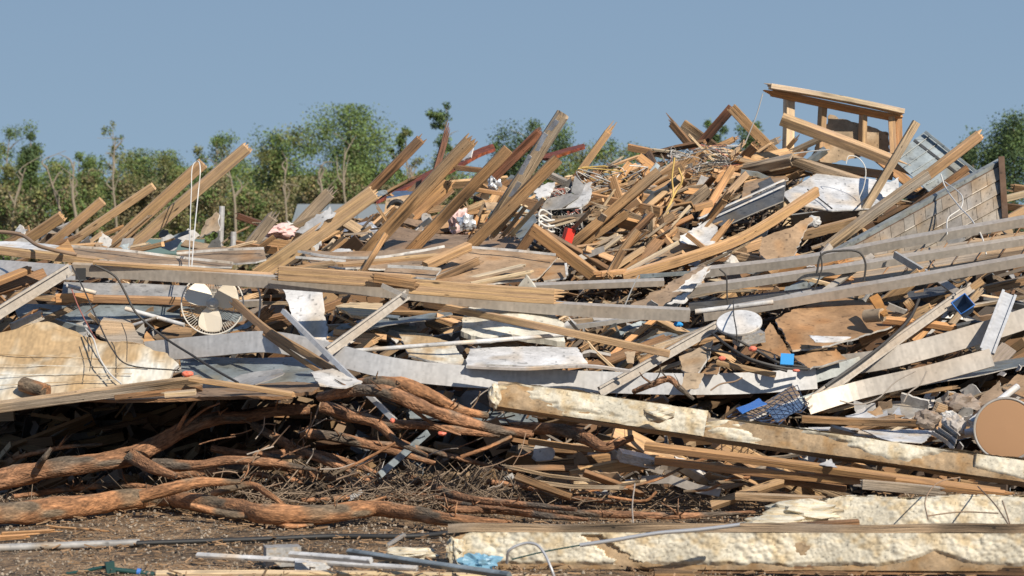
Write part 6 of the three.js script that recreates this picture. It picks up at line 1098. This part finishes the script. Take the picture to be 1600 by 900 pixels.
for (let i = 0; i < 7; i++) { const n = 5 + Math.floor(R() * 3), o = []; for (let k = 0; k < n; k++) { const a = k / n * 6.283 + rr(-.3, .3), r = rr(.5, 1.1); o.push([800 + Math.cos(a) * r * 26, 400 + Math.sin(a) * r * 16, 17]); } const g = sheetGeo(o, rr(.004, .013), { jag: .015, warp: .03, tess: .07 }); const c = P(800, 400, 17); g.translate(-c.x, -c.y, -c.z); variants.chip.push(tint(g, 1, 0)); }
for (let i = 0; i < 4; i++) { const L = rr(.3, .7), w = rr(.025, .06); variants.strip.push(tint(sweep(angleProfile(w, w * .6, .003), [0, .35, .7, 1].map((f) => V((f - .5) * L, rr(-.03, .03), rr(-.03, .03))), { hint: V(0, 0, 1) }))); }
const KIND = {
  board: ['broken_board', 'board', ['fresh', 'tan', 'tan', 'brown', 'weather', 'grey', 'orange', 'fresh'], 'broken board'],
  lath: ['loose_lath', 'lath', ['pale', 'fresh', 'tan', 'weather'], 'thin splintered lath'],
  chip: ['torn_scrap', 'scrap', ['whiteSheet', 'paperBrown', 'paperTan', 'gypsum', 'paperDark', 'boxGrey', 'paperBrown', 'steelGrey'], 'torn wallboard scrap'],
  strip: ['metal_strip', 'metal strip', ['galv', 'steelGrey', 'darkMetal', 'galvDirty'], 'twisted metal strip'],
};
const HUE = { fresh: 'pale tan', tan: 'tan', orange: 'orange-brown', brown: 'dark brown', weather: 'greyish', red: 'reddish', pale: 'creamy', whiteSheet: 'white', paperBrown: 'brown', paperTan: 'tan', gypsum: 'off-white', paperDark: 'dark', boxGrey: 'grey', steelGrey: 'blue-grey', grey: 'weathered', galv: 'silver', darkMetal: 'blackish', galvDirty: 'dull' };
// zone: where, px range, row range, distance range, counts [board, lath, chip, strip], lean of the pieces in degrees
for (const [where, [x0, x1], [y0, y1], [d0, d1], counts, lean] of [
  ['in the tangle left of the toppled wall frame', [1040, 1235], [232, 300], [18.6, 19.6], [34, 18, 7, 6], 15],
  ['in the heap between the fuse boxes and the tangle', [900, 1060], [262, 345], [18, 19], [32, 18, 7, 8], 30],
  ['below the stud stumps behind the broken V', [880, 1110], [340, 425], [16.6, 17.6], [26, 18, 6, 6], 32],
  ['in the wreck seen between the middle joists', [590, 850], [285, 385], [19.6, 22], [26, 10, 26, 6], 30],
  ['in front of the grey shed', [440, 600], [348, 392], [18.6, 20.5], [16, 8, 10, 4], 24],
  ['in the debris at the foot of the left joists', [10, 420], [366, 394], [17, 18.8], [10, 8, 18, 4], 20],
  ['among the purlins left of the siding panel', [1090, 1330], [395, 470], [15.9, 16.6], [10, 6, 12, 6], 14],
  ['under the lower right purlins', [1330, 1600], [450, 520], [14.7, 15.5], [8, 6, 12, 10], 16],
  ['in the gap under the long purlin and cream insulation', [540, 1080], [480, 560], [14.6, 15.4], [16, 10, 18, 10], 10],
  ['around the fan and the orange board', [20, 420], [470, 530], [15, 15.8], [14, 8, 12, 6], 12],
  ['beside the drum and the paper litter', [1330, 1600], [610, 690], [13.4, 14.2], [8, 8, 16, 4], 10],
  ['under the long diagonal foam beam', [830, 1340], [700, 765], [13.3, 14.2], [16, 12, 14, 4], -6],
  ['behind the siding panel and heavy pale beam', [1240, 1500], [270, 345], [18.4, 19.4], [14, 8, 8, 4], 20],
]) Object.keys(KIND).forEach((k, ki) => {
  const [name, cat, ms, phrase] = KIND[k];
  for (let i = 0; i < counts[ki]; i++) {
    const x = rr(x0, x1), f = R(), y = lerp(y0, y1, f), D = lerp(d1, d0, f) + rr(-.12, .12), m = M(pick(ms)), o = new THREE.Mesh(pick(variants[k]), m), s = rr(.65, 1.15);
    o.name = numbered(name); o.position.copy(P(x, y, D)); o.scale.setScalar(s);
    const a = (lean + rr(-32, 32)) * D2R * (R() < .2 ? -1 : 1);
    o.rotation.set(rr(-.9, .9), rr(-.7, .7), k === 'chip' ? rr(0, 6.28) : a, 'YXZ');
    tag(o, HUE[m.name] + ' ' + phrase + ' ' + where, cat, HUE[m.name] + ' ' + phrase + 's ' + where); scene.add(o);
  }
});
scene.traverse((o) => { if (o.isMesh) { o.castShadow = true; o.receiveShadow = true; } delete o.userData.at; });
renderer.render(scene, camera);
